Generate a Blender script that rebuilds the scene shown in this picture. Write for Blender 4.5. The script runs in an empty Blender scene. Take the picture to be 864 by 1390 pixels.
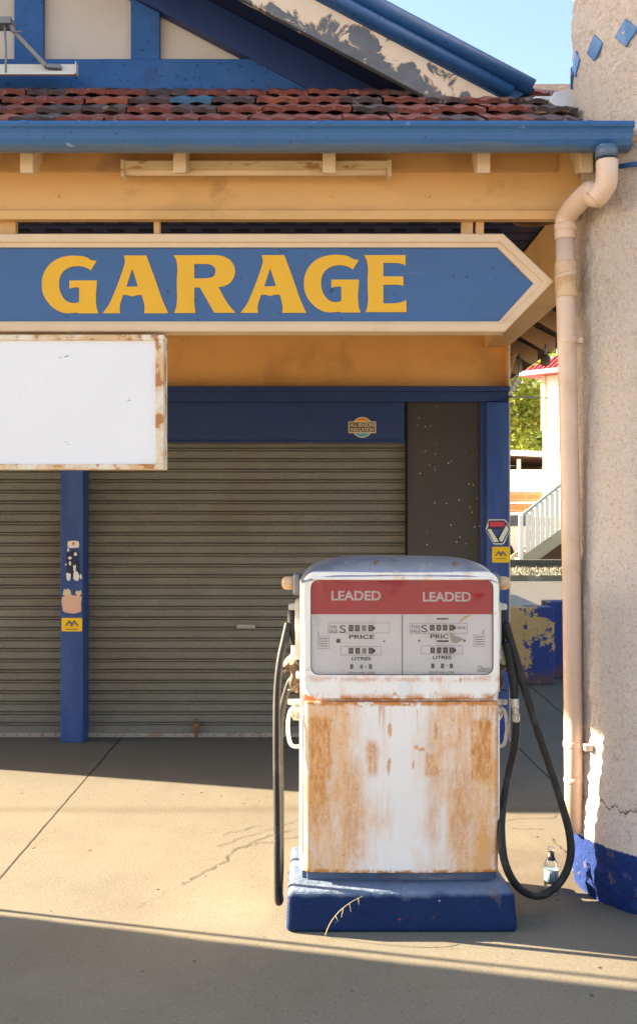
import bpy, bmesh, math, random
from mathutils import Vector, noise as mn
R = math.radians
random.seed(7)
S = bpy.context.scene
COL = S.collection
F, HX, HY, EYE = 1437.0, 432.0, 690.0, 1.6
def P(px, py, d):
    return Vector(((px-HX)*d/F, d, EYE+(HY-py)*d/F))
def X(px, d): return (px-HX)*d/F
def Z(py, d): return EYE+(HY-py)*d/F

# ------------------------------------------------------------------ materials
class G:
    def __init__(s, name):
        s.m = bpy.data.materials.new(name); s.m.use_nodes = True
        s.t = s.m.node_tree; s.n = s.t.nodes; s.l = s.t.links
        s.b = s.n['Principled BSDF']
        s.tc = s.n.new('ShaderNodeTexCoord'); s.co = s.tc.outputs['Object']; s._xyz = None
    def inp(s, sock, v):
        if hasattr(v, 'links'): s.l.new(v, sock)
        elif isinstance(v, (tuple, list)): sock.default_value = (*v, 1) if len(v) == 3 and sock.type == 'RGBA' else v
        else: sock.default_value = v
    def math(s, op, a, b=0.0, clamp=False):
        n = s.n.new('ShaderNodeMath'); n.operation = op; n.use_clamp = clamp
        s.inp(n.inputs[0], a); s.inp(n.inputs[1], b); return n.outputs[0]
    def mul(s, a, b): return s.math('MULTIPLY', a, b)
    def add(s, a, b, clamp=False): return s.math('ADD', a, b, clamp)
    def mx(s, a, b): return s.math('MAXIMUM', a, b)
    def mn(s, a, b): return s.math('MINIMUM', a, b)
    def mix(s, f, a, b):
        n = s.n.new('ShaderNodeMix'); n.data_type = 'RGBA'; n.clamp_factor = True
        s.inp(n.inputs[0], f); s.inp(n.inputs[6], a); s.inp(n.inputs[7], b); return n.outputs[2]
    def noise(s, scale, detail=4, stretch=(1, 1, 1), rough=.6, off=(0, 0, 0), dist=0):
        mp = s.n.new('ShaderNodeMapping'); mp.inputs['Scale'].default_value = stretch; mp.inputs['Location'].default_value = off
        s.l.new(s.co, mp.inputs['Vector'])
        n = s.n.new('ShaderNodeTexNoise'); n.inputs['Scale'].default_value = scale; n.inputs['Detail'].default_value = detail
        n.inputs['Roughness'].default_value = rough; n.inputs['Distortion'].default_value = dist
        s.l.new(mp.outputs[0], n.inputs['Vector']); return n.outputs[0]
    def voro(s, scale, feature='F1', stretch=(1, 1, 1), out=0):
        mp = s.n.new('ShaderNodeMapping'); mp.inputs['Scale'].default_value = stretch
        s.l.new(s.co, mp.inputs['Vector'])
        n = s.n.new('ShaderNodeTexVoronoi'); n.feature = feature; n.inputs['Scale'].default_value = scale
        s.l.new(mp.outputs[0], n.inputs['Vector']); return n.outputs[out]
    def step(s, v, lo, hi, a=0.0, b=1.0):
        n = s.n.new('ShaderNodeMapRange'); n.interpolation_type = 'SMOOTHSTEP'
        s.inp(n.inputs[0], v); n.inputs[1].default_value = lo; n.inputs[2].default_value = hi
        n.inputs[3].default_value = a; n.inputs[4].default_value = b; return n.outputs[0]
    def xyz(s):
        if not s._xyz:
            n = s.n.new('ShaderNodeSeparateXYZ'); s.l.new(s.co, n.inputs[0]); s._xyz = n.outputs
        return s._xyz
    def band(s, v, lo, hi, soft):
        return s.mul(s.step(v, lo-soft, lo+soft), s.step(v, hi-soft, hi+soft, 1.0, 0.0))
    def bump(s, h, strength=.4, dist=.01):
        n = s.n.new('ShaderNodeBump'); n.inputs['Strength'].default_value = strength; n.inputs['Distance'].default_value = dist
        s.inp(n.inputs['Height'], h)
        if s.b.inputs['Normal'].links: s.l.new(s.b.inputs['Normal'].links[0].from_socket, n.inputs['Normal'])
        s.l.new(n.outputs[0], s.b.inputs['Normal'])
    def out(s, col, rough=.6, metal=0.0, spec=.5):
        s.inp(s.b.inputs['Base Color'], col); s.inp(s.b.inputs['Roughness'], rough)
        s.inp(s.b.inputs['Metallic'], metal); s.b.inputs['Specular IOR Level'].default_value = spec
        return s.m

def mk(name, col, rough=.6, metal=0, spec=.4, var=.12, vs=6, layers=(), bump=None):
    g = G(name)
    dark = tuple(c*(1-var*1.6) for c in col); light = tuple(min(1, c*(1+var)) for c in col)
    c = g.mix(g.noise(vs, 5), dark, light)
    h = None
    for L in layers:
        f = g.step(g.noise(L.get('s', 10), L.get('d', 6), L.get('st', (1, 1, 1)), off=L.get('off', (3, 1, 7)), dist=L.get('dist', 0)), L['t']-L.get('w', .02), L['t']+L.get('w', .02))
        f = g.mul(f, L.get('a', 1.0))
        c = g.mix(f, c, L['c'])
    if bump: g.bump(g.noise(bump[0], 6), bump[1], bump[2] if len(bump) > 2 else .004)
    return g.out(c, rough, metal, spec)

RUST = (.30, .11, .03)
M = {}
M['blue'] = mk('blue_paint', (.016, .090, .28), .42, var=.14, layers=[dict(c=(.008, .02, .09), s=38, t=.66, d=2, w=.02, a=.85), dict(c=(.06, .14, .36), s=3, t=.58, w=.12, a=.5), dict(c=(.02, .03, .06), s=7, t=.64, w=.1, a=.35)], bump=(30, .25))
M['navy'] = mk('navy_paint', (.014, .040, .15), .5, var=.18, layers=[dict(c=(.03, .06, .15), s=3, t=.6, w=.15, a=.5)], bump=(30, .2))
M['postblue'] = mk('post_blue_paint', (.020, .064, .24), .45, var=.15, layers=[dict(c=(.06, .12, .30), s=2.2, t=.58, w=.12, a=.5, st=(3, 3, .6)), dict(c=(.30, .28, .26), s=26, t=.75, w=.01, a=.8)], bump=(30, .25))
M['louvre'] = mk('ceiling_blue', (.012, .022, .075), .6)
M['slot'] = mk('dark_slot', (.004, .004, .006), .9)
M['orange'] = mk('ochre_orange_paint', (.84, .42, .125), .6, var=.08, vs=2, layers=[dict(c=(.40, .19, .06), s=2.4, t=.6, w=.14, a=.5), dict(c=(.20, .10, .05), s=14, st=(1, 1, 5), t=.72, w=.04, a=.5)], bump=(18, .3))
M['beam'] = mk('apricot_beam_paint', (.70, .43, .18), .55, var=.08, vs=1.5, layers=[dict(c=(.44, .25, .09), s=3, st=(.6, 1, 2), t=.6, w=.12, a=.45), dict(c=(.14, .09, .05), s=11, st=(.5, 1, 7), t=.735, w=.02, a=.5), dict(c=(.16, .09, .05), s=4, t=.68, w=.08, a=.4)], bump=(14, .35))
M['soffit'] = mk('soffit_boards_paint', (.52, .29, .11), .6, var=.15, layers=[dict(c=(.14, .09, .06), s=3.5, t=.58, w=.12, a=.55)], bump=(18, .3))
M['cream'] = mk('cream_trim_paint', (.72, .54, .35), .5, var=.1, layers=[dict(c=(.45, .30, .16), s=5, st=(.5, 1, 3), t=.63, w=.08, a=.5), dict(c=(.20, .13, .09), s=30, st=(.4, 1, 1), t=.76, w=.02, a=.6)], bump=(25, .25))
M['rafter'] = mk('rafter_cream_paint', (.68, .52, .34), .55, var=.12, layers=[dict(c=(.36, .24, .14), s=9, t=.64, w=.05, a=.6)], bump=(22, .3))
M['rafterin'] = mk('rafter_side_paint', (.50, .30, .15), .6, var=.15, bump=(22, .3))
M['infill'] = mk('pale_fibro_sheet', (.60, .53, .46), .7, var=.06, vs=3, layers=[dict(c=(.44, .38, .33), s=3, t=.6, w=.15, a=.5)], bump=(40, .1))
def gutter_mat():
    g = G('gutter_blue_paint'); x, y, z = g.xyz()
    c = g.mix(g.noise(5, 5), (.022, .095, .27), (.032, .14, .36))
    c = g.mix(g.mul(g.step(g.noise(60, 2), .68, .71), .8), c, (.01, .03, .1))
    lower_grey = g.mul(g.step(g.add(z, g.mul(g.noise(9, 6, (.5, 1, 3)), .05)), 3.03, 3.055, 1.0, 0.0), .6)  # greyer towards the bottom of the gutter profile
    c = g.mix(lower_grey, c, (.14, .16, .16))
    c = g.mix(g.mul(g.step(g.noise(12, 6, (.6, 1, 2), off=(4, 4, 4)), .66, .7), .6), c, (.36, .42, .48))
    g.bump(g.noise(7, 3), .25, .01)
    return g.out(c, .35)
M['gutter'] = gutter_mat()
BOFF = 0.0
def barge_mat():
    g = G('peeling_barge_paint')
    n = g.noise(7, 8, (1, 1, 1), .62, dist=.6)
    x, y, z = g.xyz(); perp = g.add(g.add(z, g.mul(x, .53)), -BOFF)
    n = g.add(n, g.mul(perp, -1.15))
    f = g.step(n, .525, .54)
    c = g.mix(g.noise(9, 4), (.60, .47, .35), (.74, .62, .48))
    c2 = g.mix(g.noise(20, 5), (.06, .07, .09), (.17, .18, .20))
    c = g.mix(f, c, c2)
    edge = g.band(n, .512, .528, .006)
    c = g.mix(g.mul(edge, .5), c, (.25, .14, .08))
    g.bump(g.step(n, .525, .535, 1, 0), .8, .004)
    return g.out(c, .65)
def shutter_mat(name, a, b):
    g = G(name); x, y, z = g.xyz()
    c = g.mix(g.noise(3.5, 5, (1, 1, 1.6)), a, b)
    c = g.mix(g.mul(g.step(g.noise(170, 2, (1, 1, .7)), .52, .66), .33), c, (.40, .39, .35))
    c = g.mix(g.mul(g.step(g.noise(60, 3, (1, 1, 1)), .6, .72), .3), c, (.04, .035, .03))
    c = g.mix(g.mul(g.step(g.noise(1.1, 4, off=(2, 0, 5)), .5, .68), .4), c, (.15, .11, .075))
    c = g.mix(g.mul(g.step(g.add(z, g.mul(g.noise(4, 5), .3)), .1, .55, 1, 0), .3), c, (.21, .22, .22))
    g.bump(g.noise(120, 3), .25, .002)
    return g.out(c, .55, .0, .35)
M['shutter'] = shutter_mat('galvanised_shutter', (.108, .104, .080), (.212, .205, .165))
M['rail'] = mk('pale_bottom_rail', (.34, .33, .30), .5, .2, layers=[dict(c=RUST, s=14, t=.6, w=.05, a=.5)])
def darkpanel_mat():
    g = G('charcoal_panel_paint'); x, y, z = g.xyz()
    c = g.mix(g.noise(4, 5), (.030, .028, .026), (.048, .044, .040))
    v = g.voro(24); v2 = g.noise(3, 2)
    spots = g.mul(g.step(v, .11, .15, 1, 0), g.step(g.add(v2, g.mul(z, -.17)), .12, .22))
    c = g.mix(g.mul(spots, .75), c, (.55, .50, .46))
    c = g.mix(g.mul(g.step(g.noise(9, 5, off=(9, 2, 2)), .64, .72), .35), c, (.12, .10, .09))
    return g.out(c, .38)
M['darkpanel'] = darkpanel_mat()
M['signblue'] = mk('sign_blue_paint', (.044, .120, .285), .38, var=.10, vs=2, layers=[dict(c=(.012, .03, .08), s=34, t=.705, d=2, w=.012, a=.75), dict(c=(.055, .10, .19), s=3, st=(.6, 1, 1.5), t=.58, w=.15, a=.45), dict(c=(.14, .22, .32), s=9, st=(.3, 1, 2), t=.7, w=.05, a=.4)], bump=(12, .12))
M['yellow'] = mk('sign_yellow_paint', (.78, .42, .018), .45, var=.06, vs=4, layers=[dict(c=(.45, .22, .03), s=18, t=.72, w=.05, a=.5)])
M['white'] = mk('white_sign_face', (.80, .81, .83), .35, var=.025, vs=3, layers=[dict(c=(.05, .06, .08), s=26, st=(.5, 1, 1.8), t=.725, d=3, w=.006, a=.9)])
M['rustframe'] = mk('rusty_white_frame', (.78, .72, .60), .5, var=.08, layers=[dict(c=(.62, .34, .10), s=6, t=.50, w=.09, a=.75), dict(c=(.42, .17, .04), s=12, t=.57, w=.03, a=.9)], bump=(30, .3))
def tile_mat(name, a, b):
    g = G(name)
    c = g.mix(g.noise(14, 6), a, b)
    c = g.mix(g.mul(g.step(g.noise(9, 7, off=(5, 5, 1)), .54, .66), .7), c, (.035, .032, .032))
    c = g.mix(g.mul(g.step(g.noise(34, 5, off=(1, 8, 3)), .60, .66), .45), c, (.42, .38, .33))
    g.bump(g.noise(45, 6), .5, .006)
    return g.out(c, .85)
M['tile'] = tile_mat('terracotta_tile', (.15, .042, .032), (.25, .068, .048))
M['tiledark'] = tile_mat('sooty_tile', (.05, .042, .045), (.11, .065, .06))
M['tilered'] = tile_mat('bright_terracotta', (.26, .065, .038), (.36, .105, .06))
M['tileblue'] = mk('blue_painted_tile', (.06, .17, .30), .6, var=.2)
M['pipe'] = mk('cream_pvc', (.70, .52, .40), .42, var=.06, vs=3, layers=[dict(c=(.50, .28, .12), s=5, t=.62, w=.12, a=.5)])
M['pipestain'] = mk('stained_cream_pvc', (.66, .47, .30), .45, var=.1, layers=[dict(c=(.42, .20, .07), s=12, t=.56, w=.1, a=.6)])
def stucco_mat():
    g = G('rough_cast_stucco'); x, y, z = g.xyz()
    big = g.noise(2.2, 6); fine = g.noise(75, 5)
    c = g.mix(big, (.70, .60, .545), (.88, .80, .755))
    c = g.mix(g.step(z, .5, 3.6), c, g.mix(big, (.70, .575, .48), (.84, .73, .63)))
    c = g.mix(g.mul(g.step(fine, .34, .50, 1, 0), .40), c, (.42, .29, .22)); c = g.mix(g.mul(g.step(g.noise(55, 6, off=(6, 6, 6)), .52, .66), .45), c, (.88, .80, .72))
    c = g.mix(g.mul(g.step(g.noise(24, 8, off=(4, 2, 2), rough=.7), .60, .68), g.step(z, .2, 1.0, .8, .15)), c, (.30, .20, .14))
    # meandering crack low on the shaft
    cz = g.add(g.mul(g.add(g.noise(4.5, 6, (1, 1, .02), .7), -.5), .30), .40)
    dz = g.math('ABSOLUTE', g.math('SUBTRACT', z, cz))
    crack = g.step(dz, .0015, .0055, 1, 0)
    c = g.mix(g.mul(crack, .85), c, (.09, .06, .045))
    # blue painted foot with a wavering, chipped upper edge
    e = g.add(z, g.mul(g.add(g.noise(9, 6), -.5), .05))
    blue = g.mix(g.noise(20, 6), (.004, .020, .13), (.014, .055, .27))
    chips = g.mul(g.step(g.noise(17, 7, off=(8, 3, 1)), .60, .66), g.step(z, .02, .13, 1, .35))
    blue = g.mix(chips, blue, g.mix(g.noise(30, 3), (.10, .08, .08), (.42, .36, .28)))
    c = g.mix(g.step(e, .232, .240, 1, 0), c, blue)
    g.bump(g.noise(48, 8, rough=.75), .9, .022); g.bump(g.noise(140, 4), .8, .010); g.bump(crack, .8, -.006)
    return g.out(c, .85, spec=.3)
M['stucco'] = stucco_mat()
M['diamond'] = mk('blue_glazed_tile', (.05, .16, .38), .3, var=.25, vs=12, layers=[dict(c=(.25, .34, .45), s=16, t=.64, w=.05, a=.5)])
def ground_mat():
    g = G('old_concrete'); x, y, z = g.xyz()
    c = g.mix(g.noise(1.6, 8, rough=.65), (.148, .131, .100), (.222, .198, .152))
    c = g.mix(g.mul(g.step(g.noise(5, 8, off=(2, 2, 0), rough=.7), .52, .66), .4), c, (.155, .128, .092))
    c = g.mix(g.mul(g.step(g.noise(90, 3), .56, .70), .50), c, (.34, .31, .25))
    c = g.mix(g.mul(g.step(g.noise(48, 5, off=(7, 1, 0), rough=.75), .60, .67), .7), c, (.065, .048, .034))
    c = g.mix(g.mul(g.step(g.noise(24, 5, off=(5, 2, 0), rough=.75), .60, .68), .45), c, (.105, .082, .058))
    ox = g.add(x, -.95); oy = g.add(y, -4.7)
    oil = g.step(g.add(g.add(g.mul(ox, ox), g.mul(oy, oy)), g.mul(g.noise(5, 6), .5)), .22, .42, 1, 0)
    c = g.mix(g.mul(oil, .45), c, (.08, .06, .045))
    c = g.mix(g.mul(g.step(g.noise(.8, 6, (1, .5, 1), off=(3, 3, 0)), .52, .64), .30), c, (.13, .105, .078))
    pits = g.mul(g.step(g.voro(7.5), .045, .075, 1, 0), g.step(g.noise(2.3, 3), .5, .58))
    c = g.mix(g.mul(pits, .85), c, (.055, .04, .03))
    # a worn darker wheel band across the slab
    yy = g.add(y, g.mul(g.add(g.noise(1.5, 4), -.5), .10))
    band = g.mul(g.band(yy, 5.56, 5.66, .07), .45)
    c = g.mix(band, c, (.10, .075, .05))
    # oil and dirt under the canopy
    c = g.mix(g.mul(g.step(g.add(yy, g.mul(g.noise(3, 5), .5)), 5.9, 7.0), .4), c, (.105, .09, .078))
    # saw joint
    xx = g.add(x, g.mul(g.add(g.noise(6, 6), -.5), .014))
    j = g.step(g.math('ABSOLUTE', g.add(xx, 1.372)), .0045, .0085, 1, 0)
    j2 = g.step(g.math('ABSOLUTE', g.add(xx, -1.9)), .0045, .0085, 1, 0)
    j = g.mul(g.mx(j, j2), .8)
    c = g.mix(j, c, (.035, .026, .02))
    g.bump(g.noise(70, 8), .35, .004); g.bump(g.noise(9, 6), .2, .008); g.bump(g.mx(j, pits), 1, -.008)
    return g.out(c, .85, spec=.25)
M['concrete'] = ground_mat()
M['asphalt'] = mk('asphalt', (.085, .08, .075), .9, var=.2, vs=3, bump=(80, .5, .01))
M['dirt'] = mk('dry_earth_ground', (.34, .29, .21), .95, var=.25, vs=.4, layers=[dict(c=(.22, .20, .13), s=1, t=.58, w=.08, a=.7)])
M['crack'] = mk('crack_dark', (.05, .036, .026), .95)
M['pale'] = mk('pale_concrete', (.40, .37, .33), .8, var=.15, layers=[dict(c=(.2, .17, .14), s=6, t=.6, w=.06, a=.6)], bump=(40, .4))
def plinth_mat():
    g = G('chipped_blue_concrete'); x, y, z = g.xyz()
    c = g.mix(g.noise(5, 6), (.006, .018, .065), (.010, .032, .115))
    c = g.mix(g.mul(g.step(g.add(z, g.mul(g.noise(8, 5), .05)), .150, .175), .7), c, g.mix(g.noise(10, 6), (.10, .18, .32), (.34, .38, .44)))
    c = g.mix(g.mul(g.step(g.noise(9, 7, off=(3, 4, 4)), .62, .69), .45), c, (.16, .13, .12))
    c = g.mix(g.mul(g.step(g.noise(24, 5, off=(1, 1, 6)), .71, .73), .9), c, (.42, .05, .03))
    c = g.mix(g.mul(g.step(g.noise(30, 5, off=(7, 1, 6)), .70, .73), .8), c, (.45, .42, .38))
    g.bump(g.noise(30, 6), .8, .012); g.bump(g.noise(90, 5), .4, .004)
    return g.out(c, .8, spec=.2)
M['plinth'] = plinth_mat()
def pump_mat(name, lower):
    g = G(name); x, y, z = g.xyz()
    white = g.mix(g.noise(6, 4), (.82, .77, .70), (.92, .89, .85))
    rustl = g.mix(g.noise(12, 6, (1, 1, .4)), (.76, .33, .085), (.86, .52, .24))
    rustd = g.mix(g.noise(22, 6), (.48, .155, .022), (.68, .27, .06))
    streak = g.noise(9, 7, (2.2, 1, .35), .65)
    mott = g.noise(5, 7, rough=.65)
    if lower:
        pit = g.noise(85, 5, rough=.7, off=(3, 3, 3)); fine = g.noise(34, 7, (1.6, 1, .5), .75, off=(1, 1, 8))
        wob = g.add(g.mul(g.add(g.noise(24, 5), -.5), .022), g.mul(g.add(g.noise(80, 4, off=(2, 2, 2)), -.5), .014)); xw = g.add(x, wob); zw = g.add(z, wob)
        centre = g.band(xw, -.030, .050, .016)
        side_ = g.step(g.math('ABSOLUTE', g.add(x, -.01)), .06, .26, .0, .20)
        raw = g.add(g.add(g.mul(streak, .55), g.mul(mott, .42)), g.add(g.mul(fine, .28), side_))
        haze = g.step(raw, .56, .96)
        haze = g.mul(haze, g.math('SUBTRACT', 1.0, g.mul(centre, .93)))
        tl = g.mul(g.band(x, -.15, -.03, .03), g.step(z, .56, .8)); haze = g.mul(haze, g.math('SUBTRACT', 1.0, g.mul(tl, .6)))
        c = g.mix(haze, white, rustl)
        a = g.mul(g.band(xw, -.352, -.268, .009), g.band(zw, .545, .79, .016))
        a2 = g.mul(g.mul(g.band(xw, -.345, -.275, .02), g.band(zw, .38, .56, .05)), .7)
        b = g.mul(g.band(xw, .272, .352, .008), g.band(zw, .545, .785, .014))
        d = g.mul(g.mul(g.band(xw, .10, .15, .03), g.band(zw, .30, .80, .05)), .5)
        e = g.mul(g.mul(g.band(xw, -.13, -.085, .014), g.band(zw, .57, .70, .02)), .8)
        e2 = g.mul(g.mul(g.band(xw, .095, .15, .012), g.band(zw, .56, .66, .02)), .8)
        f2 = g.mul(g.mul(g.band(xw, .19, .28, .04), g.band(zw, .27, .60, .06)), .6)
        h2 = g.mul(g.mul(g.band(xw, -.22, -.15, .03), g.band(zw, .24, .62, .06)), .55)
        patch = g.mx(g.mx(g.mx(a, a2), g.mx(b, d)), g.mx(g.mx(g.mx(e, e2), f2), h2))
        body_r = g.mix(g.step(fine, .38, .62), rustl, rustd)
        c = g.mix(g.mul(patch, g.step(g.add(streak, g.mul(fine, .5)), .42, .72, .45, .95)), c, body_r)
        c = g.mix(g.mul(g.mul(g.step(pit, .60, .66), g.step(g.add(haze, patch), .2, .8)), .6), c, (.26, .09, .02))
        c = g.mix(g.mul(g.mul(g.step(pit, .40, .34), g.step(patch, .3, .8)), .35), c, white)
        def ell(cx, cz, rx, rz):
            dx = g.mul(g.add(xw, -cx), 1/rx); dz = g.mul(g.add(zw, -cz), 1/rz)
            return g.step(g.add(g.mul(dx, dx), g.mul(dz, dz)), .5, 1.3, 1, 0)
        dr = g.mx(g.mx(ell(-.04, .745, .008, .030), ell(-.042, .605, .007, .034)), g.mx(ell(.060, .675, .010, .009), ell(.082, .668, .013, .008)))
        dr = g.mx(dr, g.mx(ell(.138, .74, .006, .034), ell(.050, .61, .005, .018)))
        c = g.mix(g.mul(dr, .8), c, g.mix(.6, rustl, rustd))
        edge = g.mx(g.band(zw, .838, .87, .006), g.band(zw, .17, .202, .006))
        drip = g.mul(g.step(g.noise(16, 5, (2.6, 1, .12), .7, off=(7, 0, 0)), .54, .62), g.step(z, .70, .86, 0, .9))
        edge = g.mx(g.mx(edge, g.mul(drip, .8)), g.mul(g.step(g.math('ABSOLUTE', xw), .358, .380), .7))
        c = g.mix(g.mul(edge, g.step(g.noise(20, 7, rough=.7), .38, .52)), c, rustd)
    else:
        c = g.mix(g.mul(g.step(streak, .52, .75), .5), white, rustl)
        zz = g.add(z, g.mul(g.add(g.noise(22, 7, rough=.75), -.5), .04)); fine = g.noise(34, 7, (1.6, 1, .5), .75, off=(1, 1, 8)); c = g.mix(g.mul(g.step(fine, .58, .66), .25), c, rustl)
        e = g.mx(g.mul(g.band(zz, .85, .878, .014), .95), g.mul(g.band(zz, .932, .948, .010), .55))
        c = g.mix(g.mul(e, g.step(g.noise(14, 7, (1, 1, .4), .7), .44, .54)), c, rustd)
        c = g.mix(g.mul(g.step(g.noise(24, 6, off=(2, 9, 4)), .64, .70), .7), c, rustd)
    c = g.mix(g.mul(g.step(g.noise(70, 3, off=(1, 2, 9)), .73, .76), .7), c, (.20, .10, .05))
    g.bump(g.noise(4, 2), .08, .01); g.bump(g.noise(60, 4), .12, .002)
    return g.out(c, .34, spec=.5)
M['pumplow'] = pump_mat('rust_stained_white_enamel', True)
M['pumpup'] = pump_mat('white_enamel', False)
M['cap'] = mk('weathered_grey_cap', (.34, .36, .40), .42, .35, var=.2, vs=5, layers=[dict(c=(.12, .15, .24), s=5, st=(.6, 1, 1), t=.55, w=.10, a=.7), dict(c=(.60, .58, .55), s=11, st=(.4, 1, 1), t=.62, w=.05, a=.6), dict(c=(.32, .15, .07), s=17, t=.62, w=.03, a=.8), dict(c=(.75, .73, .68), s=26, st=(.5, 1, 1), t=.66, w=.02, a=.7), dict(c=(.07, .07, .08), s=40, t=.66, w=.02, a=.7)], bump=(30, .4))
M['red'] = mk('red_plastic', (.52, .010, .065), .3, var=.12, vs=3, layers=[dict(c=(.60, .05, .05), s=4, t=.62, w=.12, a=.25)])
M['dial'] = mk('dial_face_white', (.86, .89, .94), .4, var=.04, layers=[dict(c=(.46, .46, .44), s=6, t=.65, w=.1, a=.4)])
M['ink'] = mk('black_ink', (.03, .03, .035), .5)
M['greyink'] = mk('grey_ink', (.20, .20, .21), .5)
M['sileading'] = mk('silver_lettering', (.72, .70, .72), .35)
M['drum'] = mk('counter_drum', (.45, .44, .42), .5)
M['rubber'] = mk('black_rubber', (.016, .016, .016), .6, var=.2, layers=[dict(c=(.06, .055, .05), s=14, t=.6, w=.08, a=.5)])
M['gasket'] = mk('gasket_rubber', (.012, .014, .013), .5)
M['chrome'] = mk('worn_alloy', (.62, .60, .56), .35, .75, layers=[dict(c=(.2, .12, .07), s=30, t=.62, w=.06, a=.6)], bump=(60, .3))
M['castwhite'] = mk('painted_casting', (.62, .58, .50), .45, layers=[dict(c=(.25, .12, .05), s=22, t=.6, w=.05, a=.7)], bump=(50, .4))
M['castclean'] = mk('white_badge', (.82, .80, .76), .4, var=.05)
M['bottlelabel'] = mk('blue_grey_label', (.20, .27, .34), .5)
M['brown'] = mk('dirty_casting', (.10, .07, .05), .6, layers=[dict(c=(.32, .2, .1), s=24, t=.6, w=.06, a=.7)], bump=(60, .4))
M['lens'] = mk('amber_cream_lens', (.74, .50, .30), .3, layers=[dict(c=(.5, .25, .08), s=18, t=.55, w=.1, a=.6)])
M['greymetal'] = mk('grey_metal', (.24, .24, .25), .5, .3, var=.2, layers=[dict(c=(.25, .14, .08), s=10, t=.62, w=.05, a=.6)])
M['toe'] = mk('blue_grey_kick', (.085, .13, .22), .5, var=.3, layers=[dict(c=(.3, .32, .33), s=8, st=(.4, 1, 1), t=.58, w=.08, a=.6)])
M['silver'] = mk('silver_flashing', (.72, .74, .77), .4, .5, layers=[dict(c=(.35, .33, .32), s=12, t=.62, w=.06, a=.5)], bump=(20, .5, .01))
M['tubelight'] = mk('batten_light_cream', (.62, .50, .30), .4, layers=[dict(c=(.35, .16, .05), s=20, st=(.4, 1, 1), t=.60, w=.04, a=.85)])
M['rustiron'] = mk('rusty_iron', (.20, .10, .05), .8, var=.3, vs=20, bump=(80, .4))
M['st_yellow'] = mk('sticker_yellow', (.85, .52, .01), .4, var=.03)
M['st_pink'] = mk('sticker_faded_pink', (.70, .44, .32), .6, var=.1, vs=20)
M['st_red'] = mk('sticker_red', (.62, .05, .09), .4, var=.04)
M['st_white'] = mk('sticker_white', (.74, .74, .68), .5, var=.04, layers=[dict(c=(.4, .36, .25), s=40, t=.68, w=.04, a=.6)])
M['st_tan'] = mk('sticker_tan', (.66, .55, .34), .5, var=.04)
M['st_orange'] = mk('sticker_orange', (.72, .20, .04), .4)
M['st_aqua'] = mk('sticker_aqua', (.10, .38, .48), .4)
M['whitewash'] = mk('cream_weatherboard', (.80, .76, .66), .6, var=.04)
M['whitefence'] = mk('white_steel_fence', (.66, .66, .62), .6, var=.04)
M['redroof'] = mk('red_corrugated_iron', (.42, .05, .06), .5, var=.15)
M['timber'] = mk('weathered_timber', (.36, .33, .22), .7, var=.2)
M['treadm'] = mk('pale_tread', (.42, .34, .28), .7, var=.2)
M['kerb'] = mk('mossy_dark_kerb', (.07, .07, .055), .9, var=.4)
M['mossrail'] = mk('green_grey_handrail', (.36, .42, .36), .6, var=.1)
M['pane'] = mk('window_glass_far', (.50, .52, .52), .15, var=.1)
M['darkglass'] = mk('dark_glass', (.03, .05, .09), .1)
M['carwhite'] = mk('white_car_paint', (.78, .78, .74), .3, var=.02)
M['tyre'] = mk('tyre', (.02, .02, .02), .8)
M['shade'] = mk('shade_coloured_lining', (.075, .045, .035), .8)  # dark colour standing in for shade in carport, side eave and under stairs
M['steelroof'] = mk('pale_blue_grey_fascia', (.50, .54, .60), .5, var=.05)
M['grassm'] = mk('dry_verge_grass', (.19, .185, .13), .9, var=.35, vs=3, layers=[dict(c=(.30, .27, .21), s=2, t=.54, w=.08, a=.7)])
M['bark'] = mk('bark', (.16, .12, .08), .9, var=.3)
M['twig'] = mk('dry_straw', (.45, .36, .20), .9)
def brick_mat():
    g = G('orange_brick')
    n = g.n.new('ShaderNodeTexBrick'); mp = g.n.new('ShaderNodeMapping'); mp.inputs['Rotation'].default_value = (R(90), 0, 0)
    g.l.new(g.co, mp.inputs[0]); g.l.new(mp.outputs[0], n.inputs['Vector'])
    n.inputs['Scale'].default_value = 1; n.inputs['Brick Width'].default_value = .46; n.inputs['Row Height'].default_value = .17
    n.inputs['Mortar Size'].default_value = .012; n.inputs['Color1'].default_value = (.42, .13, .05, 1); n.inputs['Color2'].default_value = (.30, .085, .035, 1)
    n.inputs['Mortar'].default_value = (.36, .24, .16, 1)
    return g.out(n.outputs[0], .85)
M['brick'] = brick_mat()
def lowwall_mat():
    g = G('peeling_blue_over_ochre'); x, y, z = g.xyz()
    n = g.add(g.add(g.mul(g.noise(3.0, 9, rough=.72), .75), g.mul(g.noise(14, 6, off=(3, 3, 3)), .25)), g.mul(x, .38))
    c = g.mix(g.noise(12, 5), (.012, .03, .16), (.03, .06, .24))
    o = g.mix(g.noise(8, 5), (.46, .27, .10), (.60, .40, .17))
    c = g.mix(g.step(n, .595, .615, 1, 0), c, o)
    c = g.mix(g.mul(g.step(g.noise(20, 5, off=(4, 4, 4)), .66, .7), .8), c, (.35, .07, .03))
    c = g.mix(g.mul(g.step(g.add(z, g.mul(g.noise(6, 5), .14)), .12, .24, 1, 0), .8), c, (.13, .06, .05))
    return g.out(c, .75)
M['lowwall'] = lowwall_mat()
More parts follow.
